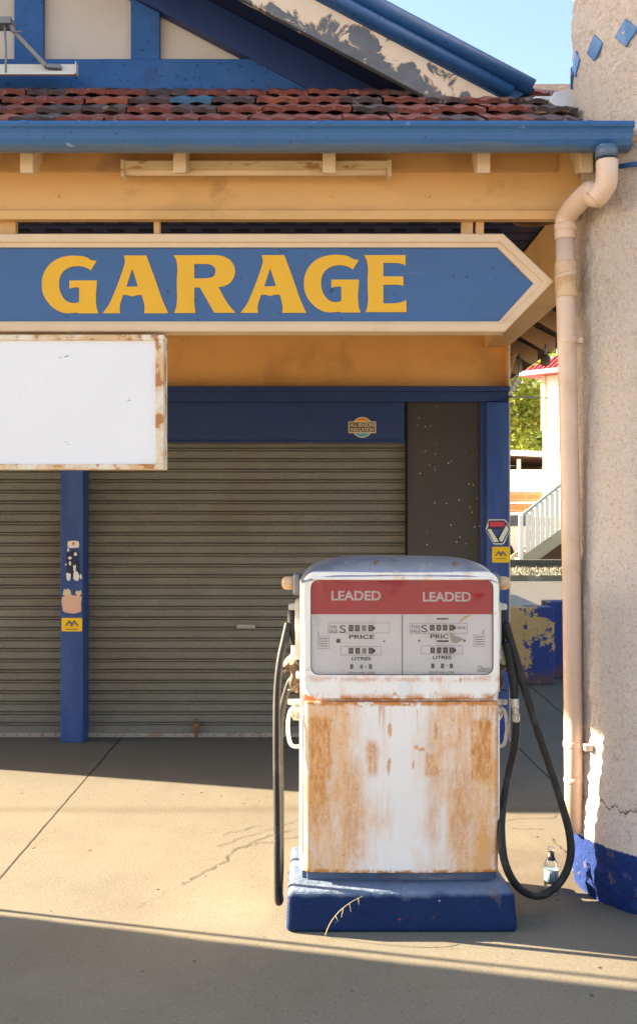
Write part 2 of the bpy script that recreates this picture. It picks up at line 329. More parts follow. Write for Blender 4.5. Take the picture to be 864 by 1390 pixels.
def glass_mat(name, tint=(1, 1, 1), refl=1.0):
    m = bpy.data.materials.new(name); m.use_nodes = True; t = m.node_tree; t.nodes.clear()
    o = t.nodes.new('ShaderNodeOutputMaterial'); mx = t.nodes.new('ShaderNodeMixShader')
    tr = t.nodes.new('ShaderNodeBsdfTransparent'); tr.inputs[0].default_value = (*tint, 1)
    gl = t.nodes.new('ShaderNodeBsdfGlossy'); gl.inputs['Roughness'].default_value = .03
    fr = t.nodes.new('ShaderNodeFresnel'); fr.inputs[0].default_value = 1.5
    nz = t.nodes.new('ShaderNodeTexNoise'); nz.inputs['Scale'].default_value = 5
    tc = t.nodes.new('ShaderNodeTexCoord'); t.links.new(tc.outputs['Object'], nz.inputs['Vector'])
    bp = t.nodes.new('ShaderNodeBump'); bp.inputs['Strength'].default_value = .12; bp.inputs['Distance'].default_value = .03
    t.links.new(nz.outputs[0], bp.inputs['Height']); t.links.new(bp.outputs[0], gl.inputs['Normal'])
    ml = t.nodes.new('ShaderNodeMath'); ml.operation = 'MULTIPLY'; ml.inputs[1].default_value = refl
    t.links.new(fr.outputs[0], ml.inputs[0]); t.links.new(ml.outputs[0], mx.inputs[0])
    t.links.new(tr.outputs[0], mx.inputs[1]); t.links.new(gl.outputs[0], mx.inputs[2]); t.links.new(mx.outputs[0], o.inputs[0])
    return m
M['glass'] = glass_mat('pump_window_glass', (.99, .99, .99), 1.1)
M['bottleglass'] = glass_mat('clear_bottle_glass', (.97, .98, .98), .8)
def leaf_mat(name, a, b, tr=.45):
    g = G(name)
    oi = g.n.new('ShaderNodeNewGeometry')
    c = g.mix(oi.outputs['Random Per Island'], a, b)
    m = g.out(c, .6)
    tl = g.n.new('ShaderNodeBsdfTranslucent'); g.l.new(c, tl.inputs[0])
    mx = g.n.new('ShaderNodeMixShader'); mx.inputs[0].default_value = tr
    g.l.new(g.b.outputs[0], mx.inputs[1]); g.l.new(tl.outputs[0], mx.inputs[2]); g.l.new(mx.outputs[0], g.n['Material Output'].inputs[0])
    return m
M['leafa'] = leaf_mat('yellow_green_leaves', (.30, .36, .05), (.50, .50, .10), .6)
M['leafb'] = leaf_mat('mid_green_leaves', (.12, .20, .04), (.30, .34, .07), .55)

# ------------------------------------------------------------------ mesh builder
class B:
    def __init__(s): s.v = []; s.f = []; s.mi = []; s.sm = []
    def face(s, idx, mi=0, sm=False): s.f.append(tuple(idx)); s.mi.append(mi); s.sm.append(sm)
    def box(s, x0, x1, y0, y1, z0, z1, mi=0):
        b = len(s.v)
        s.v += [Vector(p) for p in ((x0, y0, z0), (x1, y0, z0), (x1, y1, z0), (x0, y1, z0), (x0, y0, z1), (x1, y0, z1), (x1, y1, z1), (x0, y1, z1))]
        for q in ((3, 2, 1, 0), (4, 5, 6, 7), (0, 1, 5, 4), (1, 2, 6, 5), (2, 3, 7, 6), (3, 0, 4, 7)): s.face([b+i for i in q], mi)
        return s
    def prism(s, poly, d, mi=0, mcap=None):
        """poly: list of 3D points (planar), d: extrusion vector"""
        b = len(s.v); n = len(poly); d = Vector(d)
        s.v += [Vector(p) for p in poly] + [Vector(p)+d for p in poly]
        s.face(list(range(b, b+n)), mi if mcap is None else mcap); s.face(list(range(b+2*n-1, b+n-1, -1)), mi if mcap is None else mcap)
        for i in range(n):
            j = (i+1) % n; s.face((b+j, b+i, b+n+i, b+n+j), mi)
        return s
    def quad(s, *pts, mi=0):
        b = len(s.v); s.v += [Vector(p) for p in pts]; s.face(range(b, b+len(pts)), mi); return s
    def tube(s, pts, r, n=12, mi=0, cap=True, smooth=True):
        pts = [Vector(p) for p in pts]; rs = r if isinstance(r, (list, tuple)) else [r]*len(pts)
        b = len(s.v); up = None
        for i, p in enumerate(pts):
            t = (pts[min(i+1, len(pts)-1)]-pts[max(i-1, 0)]).normalized()
            if up is None:
                a = Vector((0, 0, 1)) if abs(t.z) < .9 else Vector((0, 1, 0)); up = (a-t*a.dot(t)).normalized()
            else: up = (up-t*up.dot(t)).normalized()
            sd = t.cross(up)
            for k in range(n):
                an = 2*math.pi*k/n; s.v.append(p+(up*math.cos(an)+sd*math.sin(an))*rs[i])
        for i in range(len(pts)-1):
            for k in range(n):
                k2 = (k+1) % n; s.face((b+i*n+k, b+i*n+k2, b+(i+1)*n+k2, b+(i+1)*n+k), mi, smooth)
        if cap:
            s.face([b+k for k in range(n-1, -1, -1)], mi); e = b+(len(pts)-1)*n; s.face([e+k for k in range(n)], mi)
        return s
    def lathe(s, prof, c, n=24, mi=0):
        """prof: (r,z) list, c: centre"""
        b = len(s.v); c = Vector(c)
        for r, z in prof:
            for k in range(n):
                a = 2*math.pi*k/n; s.v.append(c+Vector((r*math.cos(a), r*math.sin(a), z)))
        for i in range(len(prof)-1):
            for k in range(n):
                k2 = (k+1) % n; s.face((b+i*n+k, b+i*n+k2, b+(i+1)*n+k2, b+(i+1)*n+k), mi, True)
        s.face([b+k for k in range(n-1, -1, -1)], mi); e = b+(len(prof)-1)*n; s.face([e+k for k in range(n)], mi)
        return s

def tag(o, label=None, cat=None, group=None, kind=None):
    if label: o['label'] = label
    if cat: o['category'] = cat
    if group: o['group'] = group
    if kind: o['kind'] = kind
    return o
def empty(name, loc, label, cat, group=None):
    o = bpy.data.objects.new(name, None); COL.objects.link(o); o.location = loc; o.empty_display_size = .2
    return tag(o, label, cat, group)
def base(o):
    v = Vector((0, 0, 0))
    while o is not None: v += o.location; o = o.parent
    return v
def finish(name, me, mats, parent, label):
    for m in (mats if isinstance(mats, (list, tuple)) else [mats]): me.materials.append(M[m])
    o = bpy.data.objects.new(name, me); COL.objects.link(o)
    if parent is not None: o.parent = parent
    if label: o['label'] = label
    return o
def obj(name, b, mats, parent=None, bevel=0, label=None, seg=2, weld=False):
    off = base(parent) if parent is not None else Vector((0, 0, 0))
    me = bpy.data.meshes.new(name); me.from_pydata([tuple(v-off) for v in b.v], [], b.f)
    for p, mi, sm in zip(me.polygons, b.mi, b.sm): p.material_index = mi; p.use_smooth = sm
    bm = bmesh.new(); bm.from_mesh(me)
    if weld: bmesh.ops.remove_doubles(bm, verts=bm.verts, dist=1e-5)
    bmesh.ops.recalc_face_normals(bm, faces=bm.faces)
    if bevel:
        ed = [e for e in bm.edges if len(e.link_faces) == 2 and e.calc_face_angle(0) > R(35)]
        bmesh.ops.bevel(bm, geom=ed, offset=bevel, segments=seg, affect='EDGES', clamp_overlap=True, profile=.5)
    bm.to_mesh(me); bm.free(); me.update()
    return finish(name, me, mats, parent, label)
def thingmesh(name, b, mats, loc, label, cat, group=None, kind=None, bevel=0):
    """a single-mesh thing with its origin at loc"""
    loc = Vector(loc); b.v = [v-loc for v in b.v]
    o = obj(name, b, mats, None, bevel); o.location = loc
    return tag(o, label, cat, group, kind)
def curve_mesh(name, cu):
    o = bpy.data.objects.new('tmp', cu); COL.objects.link(o)
    dg = bpy.context.evaluated_depsgraph_get(); me = bpy.data.meshes.new_from_object(o.evaluated_get(dg))
    bpy.data.objects.remove(o); bpy.data.curves.remove(cu); me.name = name; me.materials.clear(); return me
def place2d(me, x, y, z, off, sx=1, sy=1, shear=0):
    for v in me.vertices:
        a, b_, c = v.co
        v.co = (x+(a+b_*shear)*sx-off.x, y-c-off.y, z+b_*sy-off.z)
    me.update()
def shape2d(name, splines, mat, parent, y, thick=.001, label=None):
    """splines: list of [(x,z,'V'/'A')], faces -Y, at world y"""
    cu = bpy.data.curves.new('tmp', 'CURVE'); cu.dimensions = '2D'; cu.fill_mode = 'BOTH'; cu.extrude = thick; cu.resolution_u = 8
    for sp in splines:
        s = cu.splines.new('BEZIER'); s.bezier_points.add(len(sp)-1); s.use_cyclic_u = True
        for bp, q in zip(s.bezier_points, sp):
            bp.co = (q[0], q[1], 0); t = 'AUTO' if (len(q) > 2 and q[2] == 'A') else 'VECTOR'
            bp.handle_left_type = t; bp.handle_right_type = t
    me = curve_mesh(name, cu); off = base(parent) if parent is not None else Vector((0, 0, 0))
    place2d(me, 0, y, 0, off)
    return finish(name, me, mat, parent, label)
def text(name, body, x, y, z, h, mat, parent, w=None, bold=0, align='CENTER', shear=0, thick=.0006, label=None):
    cu = bpy.data.curves.new('tmp', 'FONT'); cu.body = body; cu.size = 1; cu.align_x = align; cu.align_y = 'CENTER'; cu.offset = bold; cu.extrude = 0.001
    me = curve_mesh(name, cu)
    xs = [v.co.x for v in me.vertices]; ys = [v.co.y for v in me.vertices]
    W = max(xs)-min(xs); H = max(ys)-min(ys); cx = (max(xs)+min(xs))/2; cy = (max(ys)+min(ys))/2
    for v in me.vertices: v.co.x -= cx if align == 'CENTER' else min(xs); v.co.y -= cy; v.co.z *= thick/.001
    sy = h/H; sx = (w/W) if w else sy
    off = base(parent) if parent is not None else Vector((0, 0, 0))
    place2d(me, x, y, z, off, sx, sy, shear)
    return finish(name, me, mat, parent, label)
def rrect(x0, x1, z0, z1, r, n=6, corners=(1, 1, 1, 1)):
    pts = []
    for (cx, cz, a0, k) in ((x1-r, z1-r, 0, corners[0]), (x0+r, z1-r, 90, corners[1]), (x0+r, z0+r, 180, corners[2]), (x1-r, z0+r, 270, corners[3])):
        for i in range(n+1):
            a = R(a0+90*i/n)
            if k: pts.append((cx+r*math.cos(a), cz+r*math.sin(a)))
            else: pts.append((cx+r*(1 if math.cos(R(a0+45)) > 0 else -1), cz+r*(1 if math.sin(R(a0+45)) > 0 else -1))); 
            if not k: break
    return pts
def catmull(pts, n=8):
    pts = [Vector(p) for p in pts]; out = []
    for i in range(len(pts)-1):
        p0 = pts[max(i-1, 0)]; p1 = pts[i]; p2 = pts[i+1]; p3 = pts[min(i+2, len(pts)-1)]
        for k in range(n):
            t = k/n
            out.append(.5*((2*p1)+(p2-p0)*t+(2*p0-5*p1+4*p2-p3)*t*t+(3*p1-p0-3*p2+p3)*t**3))
    out.append(pts[-1]); return out

# ------------------------------------------------------------------ ground
gb = B(); gb.quad((-400, -200, -.02), (400, -200, -.02), (400, 900, -.02), (-400, 900, -.02))
tag(obj('ground', gb, 'dirt'), kind='structure')
b = B(); n = 60
for j in range(n+1):
    for i in range(n+1):
        x = -9+i*(16/n); y = -3+j*(15/n)
        b.v.append(Vector((x, y, 0)))
for j in range(n):
    for i in range(n):
        a = j*(n+1)+i; b.face((a, a+1, a+n+2, a+n+1))
tag(obj('forecourt_slab', b, 'concrete'), kind='structure')
b = B(); b.box(-60, 60, 12.02, 23.4, -.03, -.004); tag(obj('road', b, 'asphalt'), kind='structure')
# cracks in the slab
def gp(px, py):
    d = EYE*F/(py-HY); return Vector((X(px, d), d, 0))
def crack(pts, w0, seed):
    rnd = random.Random(seed); P2 = [gp(*p) for p in pts]; fine = []
    for a, c in zip(P2, P2[1:]):
        m = max(2, int((c-a).length/.025))
        for k in range(m):
            q = a.lerp(c, k/m); fine.append(q+Vector((rnd.uniform(-.012, .012), rnd.uniform(-.016, .016), 0)))
    fine.append(P2[-1]); b = B()
    for i, q in enumerate(fine):
        t = (fine[min(i+1, len(fine)-1)]-fine[max(i-1, 0)]).normalized(); nrm = Vector((-t.y, t.x, 0))
        w = w0*(.25+rnd.random())*(1 if 0 < i < len(fine)-1 else .1)
        b.v += [q+nrm*w+Vector((0, 0, .003)), q-nrm*w+Vector((0, 0, .003))]
    for i in range(len(fine)-1): b.face((2*i, 2*i+1, 2*i+3, 2*i+2))
    return b
allc = [([(405, 1113), (370, 1126), (345, 1133), (320, 1141), (295, 1150)], .0035), ([(405, 1136), (380, 1141), (350, 1146), (325, 1150), (312, 1160), (305, 1170), (280, 1182), (262, 1193), (245, 1203)], .005),
        ([(405, 1125), (378, 1131), (352, 1139), (330, 1152)], .004), ([(245, 1203), (205, 1222), (170, 1240)], .0015), ([(353, 1120), (325, 1128), (295, 1135)], .004),
        ([(682, 1117), (705, 1111), (735, 1112), (762, 1107)], .0035), ([(690, 1124), (712, 1127), (740, 1126)], .004), ([(745, 1135), (760, 1150), (768, 1160)], .005)]
cb = B()
for k, (pts, w) in enumerate(allc):
    c = crack(pts, w*.55, k); o = len(cb.v); cb.v += c.v
    for f in c.f: cb.face([o+i for i in f])
tag(obj('slab_cracks', cb, 'crack'), kind='structure')

# ------------------------------------------------------------------ garage building
GW = 7.35
gar = empty('garage_building', (-1.9, GW, 0), 'old service garage with ochre walls, blue trim, tiled eaves and two roller shutters', 'building')
XL, XR = -5.1, 1.32
# walls
b = B(); b.box(XL, XR, GW, GW+.2, Z(527, GW), 3.25); obj('wall', b, 'orange', gar, label='ochre wall above the shutters')
b = B(); b.box(XR-.2, XR, GW+.201, 14, 0, 3.0); b.box(XL, XL+.2, GW+.0, 14, 0, 3.0); b.box(XL, XR, 14, 14.2, 0, 3.0)
b.box(XL, XR, 8.2, 8.3, 0, 3.0); obj('wall', b, 'cream', gar, label='cream side and rear walls')
# lintel beam, header, posts
b = B(); b.box(XL, X(692, 7.28), 7.27, GW, Z(545, 7.27), Z(527, 7.27)); b.box(XL, X(691.5, 7.25), 7.24, GW, Z(531, 7.24), Z(524, 7.24)); obj('lintel', b, 'navy', gar, .004)
b = B(); b.box(XL, X(548.5, 7.31), 7.31, GW+.02, Z(601, 7.31), Z(545.5, 7.31)); b.box(XL, X(548.5, 7.31), 7.30, 7.33, Z(601, 7.30), Z(597.5, 7.30)); obj('shutter_header', b, 'navy', gar, .004)
b = B(); b.box(X(550, GW), X(654, GW), 7.33, 7.39, 0, Z(545.5, 7.33)); dp = obj('charcoal_panel', b, 'darkpanel', gar, .003)
b = B(); b.box(X(550, 7.3), X(553, 7.3), 7.31, 7.34, 0, Z(546, 7.3)); obj('panel_edge', b, 'slot', dp)
b = B(); b.box(X(652, 7.29), X(661, 7.29), 7.29, GW+.03, 0, Z(545.5, 7.29)); b.box(X(660, 7.24), X(690.5, 7.24), 7.24, GW+.2, 0, Z(545.5, 7.24)); postr = obj('door_post', b, 'postblue', gar, .004)
b = B(); b.box(X(690.6, 7.24), X(693, 7.24), 7.26, 7.36, 0, 2.72); obj('corner_strip', b, 'cream', gar)
b = B(); b.box(X(82, 7.22), X(112.5, 7.22), 7.22, 7.42, 0, Z(560, 7.2)); postl = obj('door_post', b, 'postblue', gar, .004)
# shutters
def shutter(x0, x1, z1, name):
    b = B(); prof = [(7.40, .03)]; z = .035; p = .0737
    while z < z1:
        prof += [(7.400, z), (7.400, z+.046), (7.415, z+.049), (7.415, z+.053), (7.388, z+.056), (7.388, z+.064), (7.415, z+.067), (7.415, z+.070)]
        z += p
    sg_ = 30
    for i, (y, zz) in enumerate(prof):
        for k in range(sg_+1):
            x = x0+(x1-x0)*k/sg_; q = Vector((x*1.3, int(i/8)*.9, 0)); e_ = min(1, k/3, (sg_-k)/3)
            b.v.append(Vector((x, y+mn.noise(Vector((x*.9, 7, zz*1.3)))*.010*e_+mn.noise(q*2.3)*.004*e_, zz+mn.noise(q)*.003*e_)))
    for i in range(len(prof)-1):
        for k in range(sg_): a = i*(sg_+1)+k; b.face((a, a+1, a+sg_+2, a+sg_+1))
    o = obj(name, b, 'shutter', gar, label=None)
    rv = B(); rv.box(x0+.01, x1-.01, 7.375, 7.42, 0.004, .034)
    k = x0+.1
    while k < x1:
        rv.tube([(k, 7.376, .019), (k, 7.372, .019)], .005, 8, mi=1); k += .09
    obj('bottom_rail', rv, ['rail', 'rustiron'], o)
    return o
sr = shutter(X(112, 7.22)-.03, X(551, GW), 2.1, 'roller_shutter')
sl = shutter(XL+.2, X(84, 7.3), 2.2, 'roller_shutter')
b = B(); b.box(X(321, 7.38), X(346, 7.38), 7.375, 7.41, Z(853, 7.38), Z(847.5, 7.38)); obj('lock_plate', b, 'rail', sr, .002)
b = B(); b.box(X(262, 7.36), X(270, 7.36), 7.345, 7.372, Z(994, 7.36), Z(981, 7.36)); b.tube(catmull([(X(263, 7.36), 7.36, Z(982, 7.36)), (X(264, 7.36), 7.36, Z(977, 7.36)), (X(268, 7.36), 7.36, Z(977, 7.36)), (X(269, 7.36), 7.36, Z(982, 7.36))], 5), .004, 8)
b.box(X(264, 7.36), X(268, 7.36), 7.36, 7.39, .0, Z(992, 7.36)); obj('padlock', b, 'rustiron', sr, .001)

# front beam (apricot) with rounded end against the column
yb = 4.44
xe = X(788, yb); z0, z1 = Z(286, yb), 3.17
poly = [(XL+.2, z0), (xe, z0), (xe, z1-.14)]
for i in range(1, 7):
    a = R(90*i/6); poly.append((xe-.10+.10*math.cos(a), z1-.14+.14*math.sin(a)))
poly.append((XL+.2, z1))
b = B(); b.prism([(x, yb, z) for x, z in poly], (0, .14, 0)); fb = obj('fascia_beam', b, 'beam', gar, .006)
b = B(); b.box(XL+.2, xe-.02, yb-.02, yb+.03, Z(299, yb), z0-.001); obj('beam_ledge', b, 'beam', fb, .004)
b = B(); b.box(XL+.2, xe-.10, yb-.016, yb-.001, Z(234, yb), Z(206, yb)+.05); obj('beam_capping', b, 'soffit', fb, .004)  # darker paint puts the shade under the eaves into the upper board
b = B()
for px in (78, 448, 580):
    b = B(); b.tube([(X(px, yb), yb-.012, Z(266, yb)), (X(px, yb), yb+.01, Z(266, yb))], [.006, .012], 12); obj('bolt_head', b, 'beam', fb)
# eave soffit boards + rafter tails
b = B()
for k in range(4):
    y0 = 4.16+k*.075; zz = lambda y: 3.045+.53*(y-4.16)
    b.prism([(XL+.2, y0, zz(y0)), (XL+.2, y0+.072, zz(y0+.072)), (XL+.2, y0+.072, zz(y0+.072)+.015), (XL+.2, y0, zz(y0)+.015)], (6.15, 0, 0))
obj('soffit', b, 'soffit', gar)
ends = [45-201*k for k in range(6, 0, -1)]+[36.5, 244, 446.5, 656, 795]
for px in ends:
    x = X(px, 4.27); w = .026
    prof = [(4.262, 2.952), (4.262, 3.06), (4.40, 3.16), (4.60, 3.27), (4.60, 3.12), (4.40, 3.035), (4.35, 2.975)]
    b = B(); b.prism([(x-w, y, z) for y, z in prof], (2*w, 0, 0))
    obj('rafter_tail', b, 'rafter', gar, .003)
# gutter: ogee profile with overlapped joints
GX1 = X(862, 4.06)
pr = [(4.20, 2.985), (4.20, 3.075), (4.193, 3.075), (4.193, 2.992), (4.12, 2.984), (4.085, 2.997), (4.068, 3.03), (4.064, 3.052), (4.052, 3.066), (4.038, 3.072), (4.036, 3.084), (4.046, 3.088), (4.056, 3.084), (4.046, 3.080), (4.046, 3.076), (4.054, 3.068)]
outer = [(4.20, 3.010), (4.17, 3.003), (4.148, 3.006), (4.128, 3.017), (4.113, 3.036), (4.104, 3.058), (4.096, 3.070), (4.086, 3.077), (4.080, 3.086), (4.085, 3.097), (4.096, 3.097)]
inner = [(4.096, 3.089), (4.092, 3.082), (4.104, 3.072), (4.112, 3.060), (4.121, 3.040), (4.134, 3.024), (4.152, 3.014), (4.17, 3.011), (4.193, 3.018), (4.193, 3.088), (4.20, 3.088)]
def gut(x0, x1, grow=0):
    cy, cz = 4.14, 3.045
    pts = [Vector((x0, cy+(y-cy)*(1+grow), cz+(z-cz)*(1+grow))) for y, z in outer+inner]
    b = B(); b.prism(pts, (x1-x0, 0, 0)); return b
gt = obj('gutter', gut(XL+.15, GX1), 'gutter', gar)
b = B(); b.prism([(GX1, y, z) for y, z in outer]+[(GX1, 4.20, 3.088)], (.004, 0, 0)); obj('stop_end', b, 'gutter', gt)
for px in (28, 445, 803): obj('joint_strap', gut(X(px-4, 4.05), X(px+5, 4.05), .035), 'gutter', gt)
b = B(); b.lathe([(.043, 2.965), (.043, 3.01)], (X(823, 4.12), 4.125, 0), 24); obj('outlet', b, 'gutter', gt)

# tiled skillion roof
def tiles(x0, x1, y0, z0, rows, parent, name='tiled_roof', slope=.53, rndseed=3, bluecell=None, yoff=0):
    rnd = random.Random(rndseed); w = .187; gauge = .30; b = B(); c = math.cos(math.atan(slope)); sn = math.sin(math.atan(slope))
    nx = int((x1-x0)/w)+1; seg = 12
    for r_ in range(rows):
        for i in range(nx):
            xa = x0+i*w+(r_ % 2)*w*.22+rnd.uniform(-.006, .006)
            if xa+w > x1+.02: continue
            u = rnd.random(); mi = 0 if u < .55 else (1 if u < .86 else 2)
            if bluecell and r_ == bluecell[1] and abs(xa+w/2-bluecell[0]) < w*.5: mi = 3
            lift = .026+rnd.uniform(-.004, .006); tilt = rnd.uniform(-.004, .004)
            o = len(b.v)
            def wave(t):
                return .013*abs(math.sin(2*math.pi*(t*1.0+.12)))**.55
            L = gauge+.06; sh = rnd.uniform(-.008, .008)
            for (sl_, th) in ((0, -.020), (0, 0), (.02, .001), (L, 0)):
                for k in range(seg+1):
                    t = k/seg; d = r_*gauge+sl_*1.0+sh
                    cut = -.014*abs(math.sin(2*math.pi*(t+.12)))**.5 if sl_ < .01 else 0
                    h = wave(t)+th+lift*(1-sl_/L)+tilt*t
                    b.v.append(Vector((xa+t*w*.985, y0+(d+cut)*c-h*sn, z0+d*sn+h*c)))
            for q in range(3):
                for k in range(seg):
                    a = o+q*(seg+1)+k; b.face((a, a+1, a+seg+2, a+seg+1), mi, q > 0)
    return obj(name, b, ['tile', 'tiledark', 'tilered', 'tileblue'], parent)
tr = tiles(XL+.15, 1.14, 4.15, 3.09, 4, gar, bluecell=(X(243, 4.6), 2))
# sheathing under the tiles
b = B(); b.prism([(XL+.16, 4.18, 3.055), (XL+.16, 5.5, 3.755), (XL+.16, 5.5, 3.72), (XL+.16, 4.18, 3.035)], (6.05, 0, 0)); obj('roof_sheathing', b, 'soffit', gar)
b = B(); b.prism([(.9, 5.2, 3.62), (.9, 5.72, 3.895), (.9, 5.72, 3.4), (.9, 5.2, 3.4)], (.9, 0, 0)); obj('roof_sheathing', b, 'tiledark', gar)
# lead flashing at the gap beside the column
b = B(); zf = lambda px, py, d: P(px, py, d)
b.prism([zf(744, 137, 4.62), zf(752, 124, 4.62), zf(776, 120, 4.62), zf(788, 138, 4.62), zf(780, 152, 4.62), zf(760, 148, 4.62)], (.02, .10, -.012)); b.prism([zf(716, 138, 4.7), zf(726, 130, 4.7), zf(756, 130, 4.7), zf(762, 142, 4.7)], (0, .12, .01))
obj('flashing', b, 'silver', gar, .003)

# gable
yg = 5.30
BOFF = Z(57, 4.9)+.096+.53*1.9
M['barge'] = barge_mat()
slope = .53
zr = lambda x: 3.42-slope*(x-1.0)          # roof line at the verge
XA = -1.9; 
def zroof(x): return zr(x) if x >= XA else zr(2*XA-x)
xlft = 2*XA-1.08
apz = zr(XA)
b = B()
b.prism([(xlft, yg+.02, zr(1.08)+.0), (1.08, yg+.02, zr(1.08)), (XA, yg+.02, apz)], (0, .05, 0))
b.box(xlft, 1.08, yg+.02, yg+.07, 3.2, zr(1.08)-.001)
gw = obj('gable_wall', b, 'infill', gar)
zb0, zb1 = Z(128, yg), Z(85, yg); xr_ = lambda z: 1.0-(z+.14-3.42)/slope
b = B(); b.prism([(x, yg-.05, z) for x, z in ((2*XA-xr_(zb0), zb0), (xr_(zb0), zb0), (xr_(zb1), zb1), (2*XA-xr_(zb1), zb1))], (0, .05, 0)); obj('gable_beam', b, 'blue', gw, .004)
b = B(); b.box(xlft, .6, yg-.03, yg+.0, Z(140, yg), Z(129, yg)); obj('gable_apron', b, 'tiledark', gw, .004)
for k in range(-7, 3):
    pxc = 198+157.5*k; xc = X(pxc, yg); top = zroof(xc)-.10
    if top < Z(85, yg)+.05: continue
    b = B(); b.box(xc-.072, xc+.072, yg-.025, yg+.018, Z(85, yg)+.001, top); obj('gable_stud', b, 'blue', gw, .003)
# raking timber against the wall and verge soffit
for sgn in (1, -1):
    fx = (lambda x: x) if sgn == 1 else (lambda x: 2*XA-x)
    def q(x, dz): return (fx(x), zr(x)+dz)
    def rake(x0, x1, a, c, y0, y1, name, mat, par, bev=.003, label=None):
        b = B(); pts = [q(x0, a), q(x1, a), q(x1, c), q(x0, c)]
        b.prism([(p[0], y0, p[1]) for p in pts], (0, y1-y0, 0)); return obj(name, b, mat, par, bev, label)
    rake(XA, .95, -.30, -.12, yg-.06, yg+.019, 'raking_beam', 'navy', gw)
    rake(XA, 1.03, -.118, -.07, 4.93, yg+.10, 'verge_soffit', 'louvre', gw)
    # at depth 4.9: px 432..677 : lower edge y57@432 -> z
    dl = Z(57, 4.9)-zr(0.0); du = Z(6, 4.9)-zr(0.0)
    # board with pointed foot
    b = B(); pts = [q(XA, dl), q(X(584, 4.9), dl), q(X(677, 4.9), du), q(XA, du)]
    b.prism([(p[0], 4.87, p[1]) for p in pts], (0, .04, 0)); obj('bargeboard', b, 'barge', gw, .003, 'bargeboard with cream paint peeling to grey' if sgn == 1 else None)
    # rolled blue verge capping
    x0, x1 = XA, X(700, 4.86)
    for (dz, r_, xe2) in ((du+.044, .034, X(694, 4.86)), (du+.118, .040, X(722, 4.86))):
        b = B(); p0 = q(x0, dz); p1 = q(xe2, dz)
        b.tube([(p0[0], 4.86, p0[1]), (p1[0], 4.86, p1[1])], r_, 20); obj('verge_roll', b, 'gutter' if False else 'blue', gw)
    b = B(); pts = [q(XA, du+.002), q(X(690, 4.9), du+.002), q(X(724, 4.9), du+.125), q(XA, du+.125)]
    b.prism([(p[0], 4.865, p[1]) for p in pts], (0, .05, 0)); obj('verge_flashing', b, 'blue', gw, .003)
# main roof behind the gable
b = B()
rz = .035
pts = [(2*XA-1.05, zr(1.05)+rz), (XA, apz+rz), (1.05, zr(1.05)+rz), (1.72, 2.90), (1.72, 2.87), (1.05, zr(1.05)-.03+rz), (XA, apz-.05+rz), (2*XA-1.05, zr(1.05)-.03+rz)]
b.prism([(x, 5.38, z) for x, z in pts], (0, 9.2, 0)); obj('main_roof', b, 'tile', gar)
b = B(); b.prism([(xlft, 4.93, zr(1.05)+.03), (XA, 4.93, apz+.03), (XA, 4.93, apz), (xlft, 4.93, zr(1.05))], (0, .45, 0)); b.prism([(1.02, 4.93, zr(1.02)+.03), (XA, 4.93, apz+.03), (XA, 4.93, apz-.01), (1.02, 4.93, zr(1.02)-.01)], (0, .45, 0)); obj('verge_tiles', b, 'tile', gw)
b = B(); b.prism([(XL, 14, 3.0), (1.3, 14, 3.0), (1.0, 14, zr(1.05)-.03), (XA, 14, apz-.05), (2*XA-1.0, 14, zr(1.05)-.03)], (0, .2, 0)); obj('wall', b, 'cream', gar, label='rear gable wall')

# side beam from the wall corner out to the column and side eave rafters
b = B(); b.box(X(657, GW), X(689, GW), 4.62, GW-.001, Z(471, GW), 3.04); obj('side_beam', b, 'beam', gar, .005, 'side beam running from the wall corner out to the column')
for k in range(0, 14):
    yk = 5.1+.6*k-.05
    if yk > 13.5: break
    b = B(); x1 = 1.66
    prof = [(1.30, 2.985), (x1, 2.80), (x1, 2.71), (x1-.05, 2.70), (1.30, 2.885)]
    b.prism([(x, yk-.022, z) for x, z in prof], (0, .044, 0)); obj('side_rafter', b, 'rafterin', gar, .003)
b = B()
for k in range(5):
    xa = 1.31+k*.085; zz = 2.998-.53*(xa-1.31)
    b.prism([(xa, 4.96, zz), (xa+.08, 4.96, zz-.043), (xa+.08, 4.96, zz-.028), (xa, 4.96, zz+.015)], (0, 9.3, 0))
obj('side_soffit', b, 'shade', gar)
b = B(); b.prism([(1.76, 4.97, 2.785), (1.05, 4.97, 3.18), (1.05, 4.97, 3.20), (1.76, 4.97, 2.81)], (0, 9.4, 0)); obj('side_roof', b, 'tiledark', gar)
b = B(); b.tube([(X(692, 7.9), 7.7, Z(505, 8.9)), (1.62, 9.3, 2.62)], .02, 8); b.tube(catmull([(1.34, 9.6, 2.45), (1.42, 9.6, 2.60), (1.60, 9.6, 2.68)], 6), .022, 8); obj('eave_bracket', b, 'rafterin', gar)
# canopy ceiling: dark blue battens with vent slots
b = B(); 
for k in range(17): b.box(XL+.25, 1.15, 4.63+k*.16, 4.63+k*.16+.135, 3.05, 3.075)
for k in range(17): b.box(XL+.25, 1.15, 4.755+k*.16, 4.80+k*.16, 3.078, 3.10)
cl = obj('canopy_ceiling', b, 'louvre', gar, .006)
b = B()
for row, yy in ((0, 5.34), (1, 5.50)):
    for k in range(36):
        xx = -4.6+k*.163+(row % 2)*.08
        if xx > 1.0: break
        if xx < -1.9: continue
        b = B(); b.box(xx, xx+.085, yy, yy+.035, 3.044, 3.0495); obj('vent_slot', b, 'slot', cl)
b = B(); b.tube(catmull([(X(697, 4.9), 4.9, Z(278, 4.9)), (X(697, 4.9), 4.9, Z(296, 4.9)), (X(703, 4.9), 4.9, Z(303, 4.9)), (X(725, 4.9), 4.9, Z(304, 4.9)), (X(752, 4.9), 4.9, Z(300, 4.9))], 6), .012, 10)
obj('conduit', b, 'rustiron', gar)

